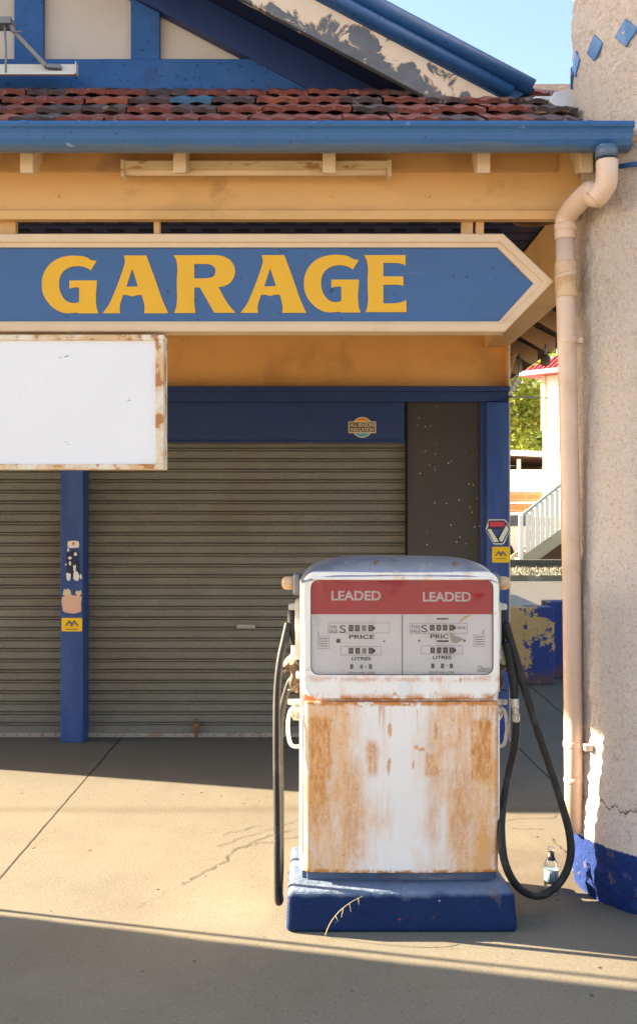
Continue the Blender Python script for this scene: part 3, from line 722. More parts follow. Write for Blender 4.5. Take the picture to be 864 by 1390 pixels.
# downpipe
dn = None
c0 = P(823, 205, 4.125)
xo = X(823, 4.12); 
path = [(xo+.002, 4.125, 2.955), (xo+.002, 4.125, 2.90), (xo-.002, 4.135, 2.862), (xo-.03, 4.16, 2.825), (X(800, 4.2), 4.20, Z(260, 4.2)), (X(783, 4.28), 4.28, Z(275, 4.28)), (X(769, 4.36), 4.36, Z(293, 4.36)), (X(766.5, 4.37), 4.37, Z(310, 4.37)), (X(766.5, 4.37), 4.37, Z(325, 4.37))]
b = B(); b.tube(catmull(path, 6), .0425, 24); dn = obj('downpipe', b, 'pipe', gar, label='cream downpipe with rust stains running down beside the column')
b = B(); b.tube([(X(766.5, 4.37), 4.37, Z(320, 4.37)), (X(767, 4.37), 4.37, Z(400, 4.37)), (X(771, 4.37), 4.37, Z(560, 4.37)), (X(775.5, 4.41), 4.41, Z(800, 4.41)), (X(777.5, 4.445), 4.445, Z(1000, 4.445)), (X(778.5, 4.45), 4.45, Z(1128, 4.45))], .0385, 24); obj('pipe_shaft', b, 'pipe', dn)
def collar(py0, py1, px, r, mat='pipe', name='socket', dd=4.37):
    b = B(); a, c = P(px, py0, dd), P(px+.8, py1, dd); b.tube([a, a.lerp(c, .04), a.lerp(c, .96), c], [r-.003, r, r, r-.004], 24); obj(name, b, mat, dn)
collar(303, 314, 766.5, .0455); collar(355, 404, 767.2, .0445, 'pipestain'); collar(372, 376, 767.2, .0455)
b = B(); p0 = Vector(path[3]); b.tube([Vector(path[3])+Vector((.012, 0, .012)), Vector(path[3])-Vector((.012, -.01, .012))], [.0445, .0445], 24); obj('socket', b, 'pipestain', dn)
for py, px, dd in ((462, 770, 4.37), (1010, 777.3, 4.445)):
    b = B(); a = P(px, py-4, dd); c = P(px, py+4, dd); b.tube([a, c], .0415, 24); b.box(a.x+.03, a.x+.062, 4.36, 4.40, c.z, a.z); obj('pipe_bracket', b, 'pipe', dn, .002)
collar(1055, 1062, 777.6, .0405, dd=4.447)
b = B(); p = P(845, 227, 4.18); b.tube([(p.x-.02, 4.17, p.z), (p.x+.10, 4.10, p.z)], .010, 10); obj('stay_rod', b, 'blue', dn)

# service cable and insulators at the corner
ins = empty('service_insulator', (1.36, 7.6, 2.42), 'grey porcelain service insulators on the garage corner below the side eave', 'insulator')
b = B(); pr2 = []
for k in range(4): pr2 += [(.012, .035*k), (.028, .035*k+.006), (.028, .035*k+.016), (.012, .035*k+.024)]
b.lathe(pr2, (0, 0, 0), 16); 
for v in b.v:  # tilt it
    x_, z_ = v.x, v.z; v.x = x_*math.cos(.5)+z_*math.sin(.5); v.z = -x_*math.sin(.5)+z_*math.cos(.5)
b.v = [v+Vector((1.37, 7.62, 2.42)) for v in b.v]; obj('porcelain', b, 'st_white', ins)
b = B(); b.tube([(1.315, 7.6, 2.46), (1.36, 7.62, 2.42), (1.44, 7.62, 2.57), (1.46, 7.7, 2.72)], .007, 8); obj('bracket', b, 'greymetal', ins)
b = B(); b.tube(catmull([(1.315, 7.32, 2.375), (1.36, 7.34, 2.372), (2.4, 11.3, 2.78), (6.9, 29.6, 4.66)], 10), .006, 6)
thingmesh('service_cable', b, 'rubber', (1.33, 7.32, 2.37), 'thin black service cable leaving the garage corner towards the cream house', 'cable')
fl = empty('eave_floodlight', (1.58, 7.25, 2.62), 'small dark floodlight with blue glass hung under the side eave', 'floodlight')
b = B(); b.lathe([(.02, -.03), (.034, -.02), (.034, .03), (.018, .045)], (1.575, 7.35, 2.62), 14); obj('housing', b, 'brown', fl)
b = B(); b.tube([(1.575, 7.35, 2.66), (1.575, 7.35, 2.74)], .008, 8); obj('stem', b, 'greymetal', fl)

# ------------------------------------------------------------------ stickers on the posts (parts of the building)
def wave_sticker(cx, cz, w, h, y, par, lab):
    st = shape2d('sticker', [[(x, z) for x, z in rrect(cx-w/2, cx+w/2, cz-h/2, cz+h/2, w*.07, 4)]], 'st_yellow', par, y, .0008, lab)
    s = w/2
    top = [(-.60, -.10), (-.28, .42), (-.20, .42), (0, .12), (.20, .42), (.28, .42), (.60, -.10), (.60, -.34), (.27, .10), (.22, .10), (.02, -.34), (-.02, -.34), (-.22, .10), (-.27, .10), (-.60, -.34)]
    shape2d('emblem', [[(cx+a*s, cz+c*s*.8+.06*s) for a, c in top]], 'ink', par, y-.0016, .0006)
    ln = [(-.52, -.12), (-.25, .27), (-.22, .27), (0, -.06), (.22, .27), (.25, .27), (.52, -.12), (.52, -.17), (.25, .20), (.22, .20), (0, -.14), (-.22, .20), (-.25, .20), (-.52, -.17)]
    shape2d('emblem_line', [[(cx+a*s, cz+c*s*.8+.06*s) for a, c in ln]], 'drum', par, y-.0026, .0004)
    shape2d('emblem_bar', [[(x, z) for x, z in rrect(cx-.6*s, cx+.6*s, cz-.47*s, cz-.41*s, .004, 2)]], 'ink', par, y-.0016, .0006)
yl = 7.218; yr = 7.238
wave_sticker(X(97.5, yl), Z(848, yl), X(111.5, yl)-X(83.5, yl), .092, yl, postl, 'yellow sticker with black double wave')
wave_sticker(X(679.3, yr), Z(753, yr), X(692, yr)-X(667, yr)-.006, .108, yr, postr, 'yellow sticker with black double wave')
rnd = random.Random(5)
def blob(px0, px1, py0, py1, y, mat, par, n=26, j=.06, name='sticker', lab=None, seed=1):
    r0 = random.Random(seed); x0, x1, z1_, z0_ = X(px0, y), X(px1, y), Z(py0, y), Z(py1, y); pts = []
    for i in range(n):
        a = 2*math.pi*i/n; ca, sa = math.cos(a), math.sin(a); k = max(abs(ca), abs(sa))
        f = (1/k)**.75*(1-r0.random()*j*2)
        pts.append(((x0+x1)/2+(x1-x0)/2*ca*f, (z0_+z1_)/2+(z1_-z0_)/2*sa*f))
    return shape2d(name, [pts], mat, par, y, .0007, lab)
blob(83, 111.5, 807, 833, yl-.001, 'st_pink', postl, lab='torn pink sticker', seed=2)
blob(84, 97, 799, 810, yl-.0004, 'st_tan', postl, j=.2, seed=3, lab='scraps of brown sticker'); blob(102, 111, 801, 810, yl-.0004, 'st_tan', postl, j=.22, seed=4, lab='scraps of brown sticker')
blob(91.5, 107.5, 734, 744, yl, 'st_white', postl, j=.02, seed=5, lab='small white label with an orange dot')
blob(97.5, 101.5, 736, 740, yl-.0016, 'st_orange', postl, j=.02, name='orange_dot', seed=1)
b_dark = blob(89, 109, 745, 788, yl-.0002, 'louvre', postl, j=.12, seed=11, name='sticker_dark_patch')  # dark blue patch behind the torn white scraps
for k, (a, c, d, e) in enumerate([(88.5, 97.5, 776, 789), (98, 108, 774, 789), (99, 103.5, 766, 777), (100, 105, 749, 755), (92, 98, 755, 760), (93, 97, 761, 768), (88, 90.5, 765, 768), (108, 111.5, 779, 787), (91, 94, 744, 749)]):
    blob(a, c, d, e, yl-.0014, 'st_white', postl, n=12, j=.2, seed=20+k, name='sticker', lab='torn scraps of a white sticker')
# hexagonal triangle-loop sticker (origin of zoom 655,700 scale 19.2)
def hz(pts, y=yr): return [(X(655+x/19.2, y), Z(700+z/19.2, y)) for x, z in pts]
o = shape2d('sticker', [hz([(150, 95), (560, 95), (610, 130), (725, 350), (700, 400), (560, 720), (500, 755), (290, 750), (230, 660), (80, 400), (70, 350)])], 'st_white', postr, yr-.0, .0006, 'six sided sticker with red and white bands round a triangle')
shape2d('band_outline', [hz([(165, 125), (550, 118), (600, 165), (712, 350), (530, 700), (495, 722), (290, 718), (80, 375), (140, 290), (140, 160)]), ], 'ink', postr, yr-.0012, .0005)
shape2d('band_red', [hz([(172, 160), (545, 158), (582, 195), (540, 285), (175, 288)])], 'st_red', postr, yr-.0022, .0005)
shape2d('band_white', [hz([(108, 350), (205, 345), (410, 680), (285, 688)])], 'st_white', postr, yr-.0022, .0005)
shape2d('band_white', [hz([(605, 245), (680, 350), (500, 680), (460, 680), (415, 605)])], 'st_white', postr, yr-.0022, .0005)
shape2d('band_centre', [hz([(245, 350), (500, 345), (375, 545)])], 'postblue', postr, yr-.0022, .0005)
# ALL SEASONS INSULATION sticker
ys = 7.309
hdr = [c for c in gar.children if c.name.startswith('shutter_header')][0]
cx, cz = X(491.5, ys), Z(580, ys); s = 7.31/F
def circ(cx, cz, r, n=28, a0=0, a1=360): return [(cx+r*math.cos(R(a0+(a1-a0)*i/n)), cz+r*math.sin(R(a0+(a1-a0)*i/n))) for i in range(n+(0 if a1-a0 == 360 else 1))]
shape2d('sticker', [circ(cx, cz, 14.2*s)], 'st_tan', hdr, ys-.0008, .0006, 'round sunset sticker reading ALL SEASONS INSULATION')
shape2d('sunset_top', [circ(cx, cz, 12.8*s, 20, 20, 160)], 'yellow', hdr, ys-.0018, .0005)
shape2d('sunset_band', [circ(cx, cz, 12.8*s, 16, 50, 130)], 'st_orange', hdr, ys-.0028, .0005)
shape2d('sea_band', [circ(cx, cz, 12.8*s, 20, 205, 335)], 'st_aqua', hdr, ys-.0018, .0005)
shape2d('sticker_plate', [rrect(cx-19*s, cx+18.5*s, cz-8*s, cz+8*s, .004, 3)], 'st_tan', hdr, ys-.0030, .0005)
shape2d('sticker_plate', [rrect(cx-17.5*s, cx+17*s, cz-6.4*s, cz+6.6*s, .003, 3)], 'brown', hdr, ys-.0040, .0005)
text('lettering', 'ALL SEASONS', cx, ys-.005, cz+3.2*s, 5*s, 'st_tan', hdr, w=33*s, bold=.02)
text('lettering', 'INSULATION', cx-.3*s, ys-.005, cz-3.2*s, 5*s, 'st_tan', hdr, w=31*s, bold=.02)

# ------------------------------------------------------------------ GARAGE sign
DS = 4.40
sg = empty('garage_sign', (X(350, DS), DS, Z(450, DS)), 'long blue arrow shaped sign reading GARAGE in yellow under the apricot beam', 'sign')
xL = X(-560, DS)
def pl(pts): return [(X(a, DS), Z(c, DS)) for a, c in pts]
outer_ = pl([(682.5, 317), (751, 382), (685, 450)]); mid_ = pl([(678, 328), (738, 383), (681, 440)]); inner_ = pl([(675, 335), (724, 384), (677, 436)])
def ring(a, c, ya, yc, b):
    # a,c polylines top->tip->bottom incl. left end
    A = [(xL, a[0][1])]+a+[(xL, a[2][1])]; C = [(xL, c[0][1])]+c+[(xL, c[2][1])]
    for i in range(4): b.quad((A[i][0], ya, A[i][1]), (A[i+1][0], ya, A[i+1][1]), (C[i+1][0], yc, C[i+1][1]), (C[i][0], yc, C[i][1]))
b = B(); back = DS+.09
o1 = outer_; ring(o1, o1, back, DS, b); shr = lambda A, k: [(A[0][0]-k*.2, A[0][1]-k), (A[1][0]-k*1.3, A[1][1]), (A[2][0]-k*.2, A[2][1]+k)]
ring(o1, shr(o1, .004), DS, DS-.004, b); ring(shr(o1, .004), mid_, DS-.004, DS-.004, b); ring(mid_, shr(mid_, .002), DS-.004, DS+.006, b); ring(shr(mid_, .002), inner_, DS+.006, DS+.004, b); ring(inner_, inner_, DS+.004, DS+.02, b)
obj('frame', b, 'cream', sg, weld=True)
b = B(); b.prism([(xL, DS+.014, inner_[0][1]+.004), (inner_[0][0], DS+.014, inner_[0][1]+.004), (inner_[1][0]+.004, DS+.014, inner_[1][1]), (inner_[2][0], DS+.014, inner_[2][1]-.004), (xL, DS+.014, inner_[2][1]-.004)], (0, .02, 0))
panel = obj('panel', b, 'signblue', sg)
b = B(); b.prism([(xL, back-.02, outer_[0][1]-.004), (outer_[0][0], back-.02, outer_[0][1]-.004), (outer_[1][0]-.006, back-.02, outer_[1][1]), (outer_[2][0], back-.02, outer_[2][1]+.004), (xL, back-.02, outer_[2][1]+.004)], (0, .015, 0)); obj('back_board', b, 'beam', sg)
b = B()
for a_, c_ in ((-200, -185), (0, 22), (209, 217), (626, 641), (645, 656)):
    b = B(); b.box(X(a_, 4.47), X(c_, 4.47), 4.46, 4.50, outer_[0][1]-.05, Z(298, 4.45)); obj('hanger', b, 'beam', sg, .002)
def LT(ox, oy, pts, hx=0, hy=0): return [(X(ox+p[0]/8.64+hx, DS+.014), Z(oy+p[1]/8.64+hy, DS+.014), p[2] if len(p) > 2 else 'V') for p in pts]
V_, A_ = 'V', 'A'
Gl = [(703, 155), (635, 268), (570, 232, A_), (470, 218, A_), (370, 240, A_), (290, 310, A_), (262, 430, A_), (290, 550, A_), (350, 625, A_), (430, 650, A_), (497, 640), (497, 468), (440, 468, A_), (382, 482), (382, 385), (705, 385), (700, 690, A_), (725, 772), (495, 772), (470, 763), (330, 768, A_), (230, 730, A_), (130, 640, A_), (75, 540, A_), (60, 430, A_), (80, 310, A_), (150, 200, A_), (250, 130, A_), (370, 98, A_), (470, 95, A_), (580, 112, A_), (640, 145, A_)]
Al = [(285, 92), (550, 92), (660, 390, A_), (740, 620, A_), (808, 770), (525, 770), (530, 710, A_), (520, 640, A_), (495, 555), (430, 560, A_), (385, 572, A_), (340, 560, A_), (280, 555), (245, 660, A_), (238, 720, A_), (245, 770), (38, 770), (110, 670, A_), (170, 540, A_), (240, 360, A_), (288, 215, A_), (300, 165, A_)]
Ah = [(385, 245), (452, 455), (315, 460)]
Rl = [(50, 90), (560, 88), (650, 110, A_), (735, 175, A_), (768, 275, A_), (740, 375, A_), (670, 440, A_), (575, 465), (700, 680, A_), (778, 765), (525, 765), (355, 468), (292, 468), (294, 690, A_), (308, 768), (55, 768), (80, 690, A_), (86, 420, A_), (80, 150, A_)]
Rh = [(290, 192), (440, 192), (510, 215, A_), (540, 275, A_), (515, 335, A_), (440, 360), (292, 362)]
El = [(120, 88), (605, 88), (605, 212), (560, 190, A_), (490, 180), (345, 180), (345, 338), (580, 338), (580, 448), (530, 438, A_), (480, 436), (345, 436), (345, 655), (480, 653), (570, 635, A_), (612, 610), (618, 757), (135, 757), (155, 700, A_), (160, 400, A_), (155, 170, A_)]
yt = DS+.0125
for sp in ([LT(50, 336, Gl)], [LT(135, 336, Al), LT(135, 336, Ah)], [LT(230, 336, Rl), LT(230, 336, Rh)], [LT(322, 335.5, Al), LT(322, 335.5, Ah)], [LT(405.3, 334.8, Gl)], [LT(480, 336, El)]):
    shape2d('letter', sp, 'yellow', panel, yt, .0012)

# white lightbox sign
ws = empty('blank_sign', (X(0, 4.36), 4.36, Z(637, 4.36)), 'blank white rectangular sign with rusty frame hanging below the blue arrow sign', 'sign')
DW = 4.36; x0, x1, z1, z0 = X(-420, DW), X(222, DW), Z(454, DW), Z(637, DW)
b = B(); t = .030
b.box(x0, x1, DW, DW+.11, z1-.022, z1); b.box(x0, x1, DW, DW+.11, z0, z0+.022); b.box(x1-.034, x1, DW+.0005, DW+.1095, z0+.0222, z1-.0222); b.box(x0, x0+.034, DW+.0005, DW+.1095, z0+.0222, z1-.0222)
obj('frame', b, 'rustframe', ws, .003)
b = B(); b.box(x0+.03, x1-.03, DW+.012, DW+.10, z0+.018, z1-.018); obj('face', b, 'white', ws)

# fluorescent batten
tl = empty('batten_light', (X(350, 4.37), 4.37, 3.03), 'long cream fluorescent batten light under the eave behind the rafter tails', 'light')
b = B(); b.box(X(166, 4.37), X(530, 4.37), 4.345, 4.40, Z(231, 4.37), Z(220, 4.37)); obj('tray', b, 'tubelight', tl, .003)
b = B(); b.tube([(X(170, 4.37), 4.36, Z(234, 4.37)), (X(526, 4.37), 4.36, Z(234, 4.37))], .016, 14); obj('tube', b, 'cream', tl)
for px in (168, 528): 
    b = B(); b.box(X(px, 4.37)-.008, X(px, 4.37)+.008, 4.34, 4.405, Z(241, 4.37), Z(219, 4.37)); obj('end_cap', b, 'tubelight', tl, .003)

# gable floodlight tray at top left
gl_ = empty('sign_light', (X(30, 5.1), 5.2, Z(85, 5.1)), 'metal sign light tray with bracket arms on the blue gable beam', 'light')
b = B(); dd = 5.12; b.box(X(-260, dd), X(102, dd), dd, dd+.035, Z(99, dd), Z(96.5, dd)); b.box(X(-260, dd), X(102, dd), dd+.03, dd+.045, Z(96.5, dd)+.001, Z(83, dd)); b.box(X(102, dd), X(103, dd)+.001, dd-.004, dd+.045, Z(99.5, dd), Z(83, dd)); b.box(X(-260, dd), X(101.5, dd), dd-.006, dd, Z(101, dd), Z(96.5, dd))
obj('tray', b, 'whitefence', gl_, .001)
b = B(); pa = [P(4, 24, 5.05), P(12, 28, 5.05), P(19, 42, 5.06), P(62, 88, 5.10), P(82, 89, 5.12)]
for u, v in zip(pa, pa[1:]):
    nrm = Vector((-(v-u).z, 0, (v-u).x)).normalized()*.010
    b.prism([u-nrm, v-nrm, v+nrm, u+nrm], (0, .035, 0))
b.box(X(-30, 5.05), X(16, 5.05), 5.03, 5.12, Z(33, 5.05), Z(24, 5.05)); b.tube([P(6, 34, 5.06), P(8, 60, 5.06), P(8, 98, 5.08)], .006, 8); b.tube([P(14, 42, 5.05), P(30, 42, 5.05)], .004, 6)
obj('bracket_arm', b, 'greymetal', gl_, .002)

# ------------------------------------------------------------------ stucco columns
def column(cx, cy, Rr, label, diamonds=None, fine=True):
    o = empty('stucco_column', (cx, cy, 0), label, 'column', 'stucco columns of the canopy')
    na, nz, H = (300, 560, 5.2) if fine else (64, 90, 5.2); b = B()
    for j in range(nz+1):
        z = H*j/nz
        for i in range(na):
            a = 2*math.pi*i/na; d = Vector((math.cos(a), math.sin(a), 0))
            q = Vector((d.x*Rr, d.y*Rr, z))
            h = mn.noise(q*4)*.010+mn.noise(q*11)*.006+mn.noise(q*26)*.006+mn.noise(q*55)*.006
            r = Rr+h+.004*math.exp(-((z-.25)/.3)**2)-.022*math.exp(-((z-.62)/.22)**2)*(1 if fine else 0)
            if z < .10: r -= .010*(1-z/.10)
            b.v.append(Vector((cx, cy, z))+d*r)
    for j in range(nz):
        for i in range(na):
            i2 = (i+1) % na; b.face((j*na+i, j*na+i2, (j+1)*na+i2, (j+1)*na+i), 0, True)
    b.face([nz*na+i for i in range(na)])
    obj('shaft', b, 'stucco', o)
    return o
CX, CY, CR = 1.555, 4.50, .462
colr = column(CX, CY, CR, 'pink rough stucco column with blue painted foot beside the fuel pump')
def hit(px):
    k = (px-HX)/F   # x = k*y
    a = k*k+1; bb = -2*(k*CX+CY); cc = CX*CX+CY*CY-CR*CR
    y = (-bb-math.sqrt(bb*bb-4*a*cc))/(2*a); return math.atan2(y-CY, k*y-CX)
t1, t2 = hit(808), hit(850); dt = t2-t1
zc = 1.6+625*(CY+CR*math.sin(t1))/F
for k in range(-2, 6):
    th = t1+k*dt; b = B(); h = .052; n_ = 6; rr = CR+.011
    for (rad) in (rr, rr-.012):
        for (u, w) in ((0, h*1.08), (h, 0), (0, -h*1.08), (-h, 0)):
            a = th+u/CR; b.v.append(Vector((CX+rad*math.cos(a), CY+rad*math.sin(a), zc+w)))
    b.face((0, 1, 2, 3)); b.face((7, 6, 5, 4))
    for i in range(4): b.face((i, (i+1) % 4, 4+(i+1) % 4, 4+i))
    obj('diamond_tile', b, 'diamond', colr, .003)
column(-5.0, 4.72, .462, 'far left stucco column carrying the other end of the canopy', fine=False)

# ------------------------------------------------------------------ fuel pump
xc = .315
pk = empty('pump_plinth', (xc, 4.3, 0), 'low chipped blue concrete plinth under the fuel pump', 'plinth')
b = B(); n = 26
pf0 = [(-.123, 3.985, 0), (.752, 3.985, 0), (.742, 4.0, .150), (-.116, 4.0, .150)]; pb0 = [(-.123, 4.56, 0), (.745, 4.56, 0), (.705, 4.55, .150), (-.116, 4.55, .150)]
b.v += [Vector(p) for p in pf0+pb0]
for q_ in ((0, 1, 2, 3), (7, 6, 5, 4), (0, 4, 5, 1), (1, 5, 6, 2), (2, 6, 7, 3), (3, 7, 4, 0)): b.face(q_)
pl_ = obj('block', b, 'plinth', pk, .018, seg=3)
pump = empty('fuel_pump', (xc, 4.35, .15), 'old white rust stained fuel pump marked LEADED on a blue plinth', 'fuel pump')
sc = 4.1/F
def PX(px): return (px-432)*sc
def PZ(py): return EYE+(HY-py)*sc
pump.location.z = 0
def plan(x0, x1, y0, y1, r=.03, bulge=.012, n=6, m=12):
    """plan outline with slightly bowed front and rounded front corners"""
    pts = []; xm = (x0+x1)/2; hw = (x1-x0)/2
    yf = lambda x: y0+bulge*((x-xm)/hw)**2
    for i in range(n+1):
        a = R(180+90*i/n); pts.append((x0+r+r*math.cos(a), yf(x0)+r+r*math.sin(a)))
    for i in range(1, m): x = x0+r+(x1-x0-2*r)*i/m; pts.append((x, yf(x)))
    for i in range(n+1):
        a = R(270+90*i/n); pts.append((x1-r+r*math.cos(a), yf(x1)+r+r*math.sin(a)))
    pts += [(x1, y1), (x0, y1)]
    return pts
def shell(x0, x1, y0, y1, z0, z1, **k):
    b = B(); b.prism([(x, y, z0) for x, y in plan(x0, x1, y0, y1, **k)], (0, 0, z1-z0)); return b
bb = shell(PX(406), PX(679), 4.115, 4.44, PZ(1186), PZ(925)); u_ = shell(PX(406), PX(679), 4.15, 4.438, PZ(925), PZ(790)); k_ = len(bb.v); bb.v += u_.v
for f_ in u_.f: bb.face([k_+i for i in f_])
obj('body', bb, 'pumpup', pump, .004)
lp = obj('front_panel', shell(PX(413), PX(676), 4.085, 4.13, PZ(1184), PZ(952.5), r=.018), 'pumplow', pump, .004, seg=2)
b = B(); b.box(PX(416), PX(672), 4.13, 4.16, .148, PZ(1185)); b.box(PX(409), PX(676), 4.15, 4.42, .148, PZ(1186)); tk = obj('kick_board', b, 'toe', pump, .004)
for a, c in ((450, 512), (582, 640)):
    b = B(); b.box(X(a, 4.13), X(c, 4.13), 4.127, 4.15, Z(1203, 4.13), Z(1200, 4.13)); obj('vent_slot', b, 'slot', tk)
# seam strips
for a in (410.5, 677):
    b = B(); b.tube([(PX(a), 4.113, PZ(1160)), (PX(a), 4.113, PZ(970))], .0042, 8); b.tube([(PX(a), 4.113, PZ(940)), (PX(a), 4.113, PZ(832))], .0042, 8); obj('side_bead', b, 'pumpup', pump)
# bezel: ring around window with lower band
def bowy(x, y0=4.083, bulge=.012): return y0+bulge*((x-xc)/.385)**2
def bezel():
    b = B(); r = .014
    outer = rrect(PX(411), PX(677), PZ(948.5), PZ(776), .05, 8, (1, 1, 1, 1))
    # denser correspondences: sample both loops by angle
    inn = rrect(PX(419), PX(671), PZ(918), PZ(785), .03, 8)
    def dens(pl, n=160):
        L = [0]
        for a, c in zip(pl, pl[1:]+pl[:1]): L.append(L[-1]+math.dist(a, c))
        out = []
        for k in range(n):
            t = L[-1]*k/n
            for i in range(len(pl)):
                if L[i+1] >= t:
                    u = (t-L[i])/max(1e-9, L[i+1]-L[i]); a = pl[i]; c = pl[(i+1) % len(pl)]; out.append((a[0]+(c[0]-a[0])*u, a[1]+(c[1]-a[1])*u)); break
        return out
    O, I = dens(outer), dens(inn); n = len(O)
    loops = [(O, .05, 0), (O, .006, 0), (O, 0, .005), (I, 0, -.006), (I, .004, 0), (I, .030, 0)]
    def sh(loop, inset):
        cx = xc; cz = (PZ(776)+PZ(949))/2
        if not inset: return loop
        return [(x-math.copysign(min(inset, abs(x-cx)), x-cx), z-math.copysign(min(inset, abs(z-cz)), z-cz)) for x, z in loop]
    for lp_, dy, ins_ in loops:
        for x, z in sh(lp_, ins_): b.v.append(Vector((x, bowy(x)+dy, z)))
    for q in range(len(loops)-1):
        for k in range(n):
            k2 = (k+1) % n; b.face((q*n+k, q*n+k2, (q+1)*n+k2, (q+1)*n+k), 0, False)
    return b, I
bz, I = bezel()
bez = obj('bezel', bz, 'pumpup', pump, label='white bezel with rust along its lower edge')
# gasket
b = B(); n = len(I)
cz_ = (PZ(785)+PZ(918))/2
for (ins_, dy) in ((0, .002), (.0075, .006), (.0075, .03)):
    for x, z in I: b.v.append(Vector((x-math.copysign(min(ins_, abs(x-xc)), x-xc), bowy(x)+dy, z-math.copysign(min(ins_*.7, abs(z-cz_)), z-cz_))))
for q in range(2):
    for k in range(n): b.face((q*n+k, q*n+(k+1) % n, (q+1)*n+(k+1) % n, (q+1)*n+k))
obj('gasket', b, 'gasket', bez)
# dial face
yd = 4.108
b = B(); b.box(PX(417), PX(673), yd, yd+.01, PZ(921), PZ(782)); face = obj('dial_face', b, 'dial', pump)
b = B(); b.box(PX(417), PX(673), yd-.003, yd-.0002, PZ(834), PZ(783)); rb = obj('red_band', b, 'red', face)
# perspective correction: things on yd plane
def DX(px): return X(px, yd)
def DZ(py): return Z(py, yd)
text('lettering', 'LEADED', DX(483), yd-.0038, DZ(808.5), 13*yd/F, 'sileading', rb, w=67*yd/F, bold=.025)
text('lettering', 'LEADED', DX(606), yd-.0038, DZ(810), 13*yd/F, 'sileading', rb, w=65*yd/F, bold=.025)
b = B(); b.box(DX(545), DX(546.2), yd-.004, yd-.0001, DZ(919), DZ(834.2)); obj('divider', b, 'greymetal', face)
def frame_line(x0, x1, y0, y1, mat='greyink', t=.0011):
    b = B(); xa, xb, za, zb = DX(x0), DX(x1), DZ(y1), DZ(y0); y = yd-.0012
    b.box(xa, xb, y, yd-.0002, za, za+t); b.box(xa, xb, y, yd-.0002, zb-t, zb); b.box(xa, xa+t, y, yd-.0002, za+t+.0001, zb-t-.0001); b.box(xb-t, xb, y, yd-.0002, za+t+.0001, zb-t-.0001)
    return obj('printed_frame', b, mat, face)
def counter(xs, y0, y1, w, tail=True, digits='0000', pale=()):
    for k, x in enumerate(xs):
        b = B(); b.box(DX(x), DX(x+w), yd-.002, yd-.0002, DZ(y1), DZ(y0)); c = obj('counter_drum', b, 'drum' if k in pale else 'ink', face)
        text('digit', digits[k], DX(x+w/2), yd-.0026, DZ((y0+y1)/2), (y1-y0)*.62*yd/F, 'drum' if k not in pale else 'ink', c)
    if tail:
        x = xs[-1]+w; b = B(); b.box(DX(x), DX(x+2.6), yd-.002, yd-.0002, DZ((y0+y1)/2+2.2), DZ((y0+y1)/2-2.2)); obj('counter_tab', b, 'ink', face)
tt = dict(thick=.0005)
# left dial (zoom origin 410,780 scale 6.171)
frame_line(445, 528.5, 845.5, 859.5); text('lettering', 'THIS', DX(451.5), yd-.0012, DZ(851.2), 4.2*yd/F, 'greyink', face, w=10*yd/F, bold=.01, **tt); text('lettering', 'SALE', DX(452), yd-.0012, DZ(856.6), 4.2*yd/F, 'greyink', face, w=11*yd/F, bold=.01, **tt)
text('lettering', 'S', DX(465), yd-.0012, DZ(854), 10.2*yd/F, 'ink', face, w=8*yd/F, bold=.0, **tt)
counter([473, 481.5, 490.5, 499.5], 848.5, 857, 6.4, pale=(2,)); text('lettering', 'PRICE', DX(490.5), yd-.0012, DZ(864.5), 5.6*yd/F, 'ink', face, w=34*yd/F, bold=.02, **tt)
frame_line(462, 517.5, 877.5, 889.5); counter([473, 482, 491, 500], 879.5, 887.5, 6.2, pale=(2,)); text('lettering', 'LITRES', DX(490), yd-.0012, DZ(894.2), 4.4*yd/F, 'ink', face, w=26*yd/F, bold=.02, **tt)
counter([475, 488.3, 500.5], 902, 908, 4, tail=False, pale=(1,), digits='000'); text('lettering', '-', DX(496), yd-.0012, DZ(905), 1*yd/F, 'ink', face, w=2.4*yd/F, **tt)
text('lettering', 'CENTS PER LITRE', DX(490), yd-.0012, DZ(913.8), 3.1*yd/F, 'greyink', face, w=37*yd/F, bold=.0, **tt)
# right dial (zoom origin 540,780)
frame_line(555.5, 634, 846, 860); text('lettering', 'THIS', DX(563.5), yd-.0012, DZ(851), 4.2*yd/F, 'greyink', face, w=12*yd/F, bold=.01, **tt); text('lettering', 'SALE', DX(563.5), yd-.0012, DZ(856.5), 4.2*yd/F, 'greyink', face, w=13*yd/F, bold=.01, **tt)
text('lettering', 'S', DX(575.5), yd-.0012, DZ(853.3), 10*yd/F, 'ink', face, w=8*yd/F, **tt)
counter([583, 592, 600.5, 609.3], 848.2, 856, 6.2); text('lettering', 'SALE', DX(625.8), yd-.0012, DZ(852), 3.0*yd/F, 'ink', face, w=11*yd/F, bold=.01, **tt)
text('lettering', 'PRIC', DX(596.3), yd-.0012, DZ(864), 5.6*yd/F, 'ink', face, w=25*yd/F, bold=.02, **tt)
frame_line(571, 627.5, 876.5, 888); counter([583.7, 592.5, 601, 609.7], 879, 886.5, 6.0); text('lettering', 'LITRES', DX(599.5), yd-.0012, DZ(892.5), 4.4*yd/F, 'ink', face, w=25*yd/F, bold=.02, **tt)
counter([585, 598, 610], 901, 907, 4, tail=False, digits='000'); text('lettering', '-', DX(605.8), yd-.0012, DZ(903.5), 1*yd/F, 'ink', face, w=2*yd/F, **tt)
text('lettering', 'CENTS PER LITRE', DX(598.5), yd-.0012, DZ(913), 3.1*yd/F, 'greyink', face, w=35*yd/F, **tt)
b = B(); b.box(DX(592), DX(608), yd-.0015, yd-.0002, DZ(841), DZ(839.3)); b.box(DX(592.5), DX(608.5), yd-.0015, yd-.0002, DZ(871.5), DZ(869.2)); obj('slot', b, 'ink', face)
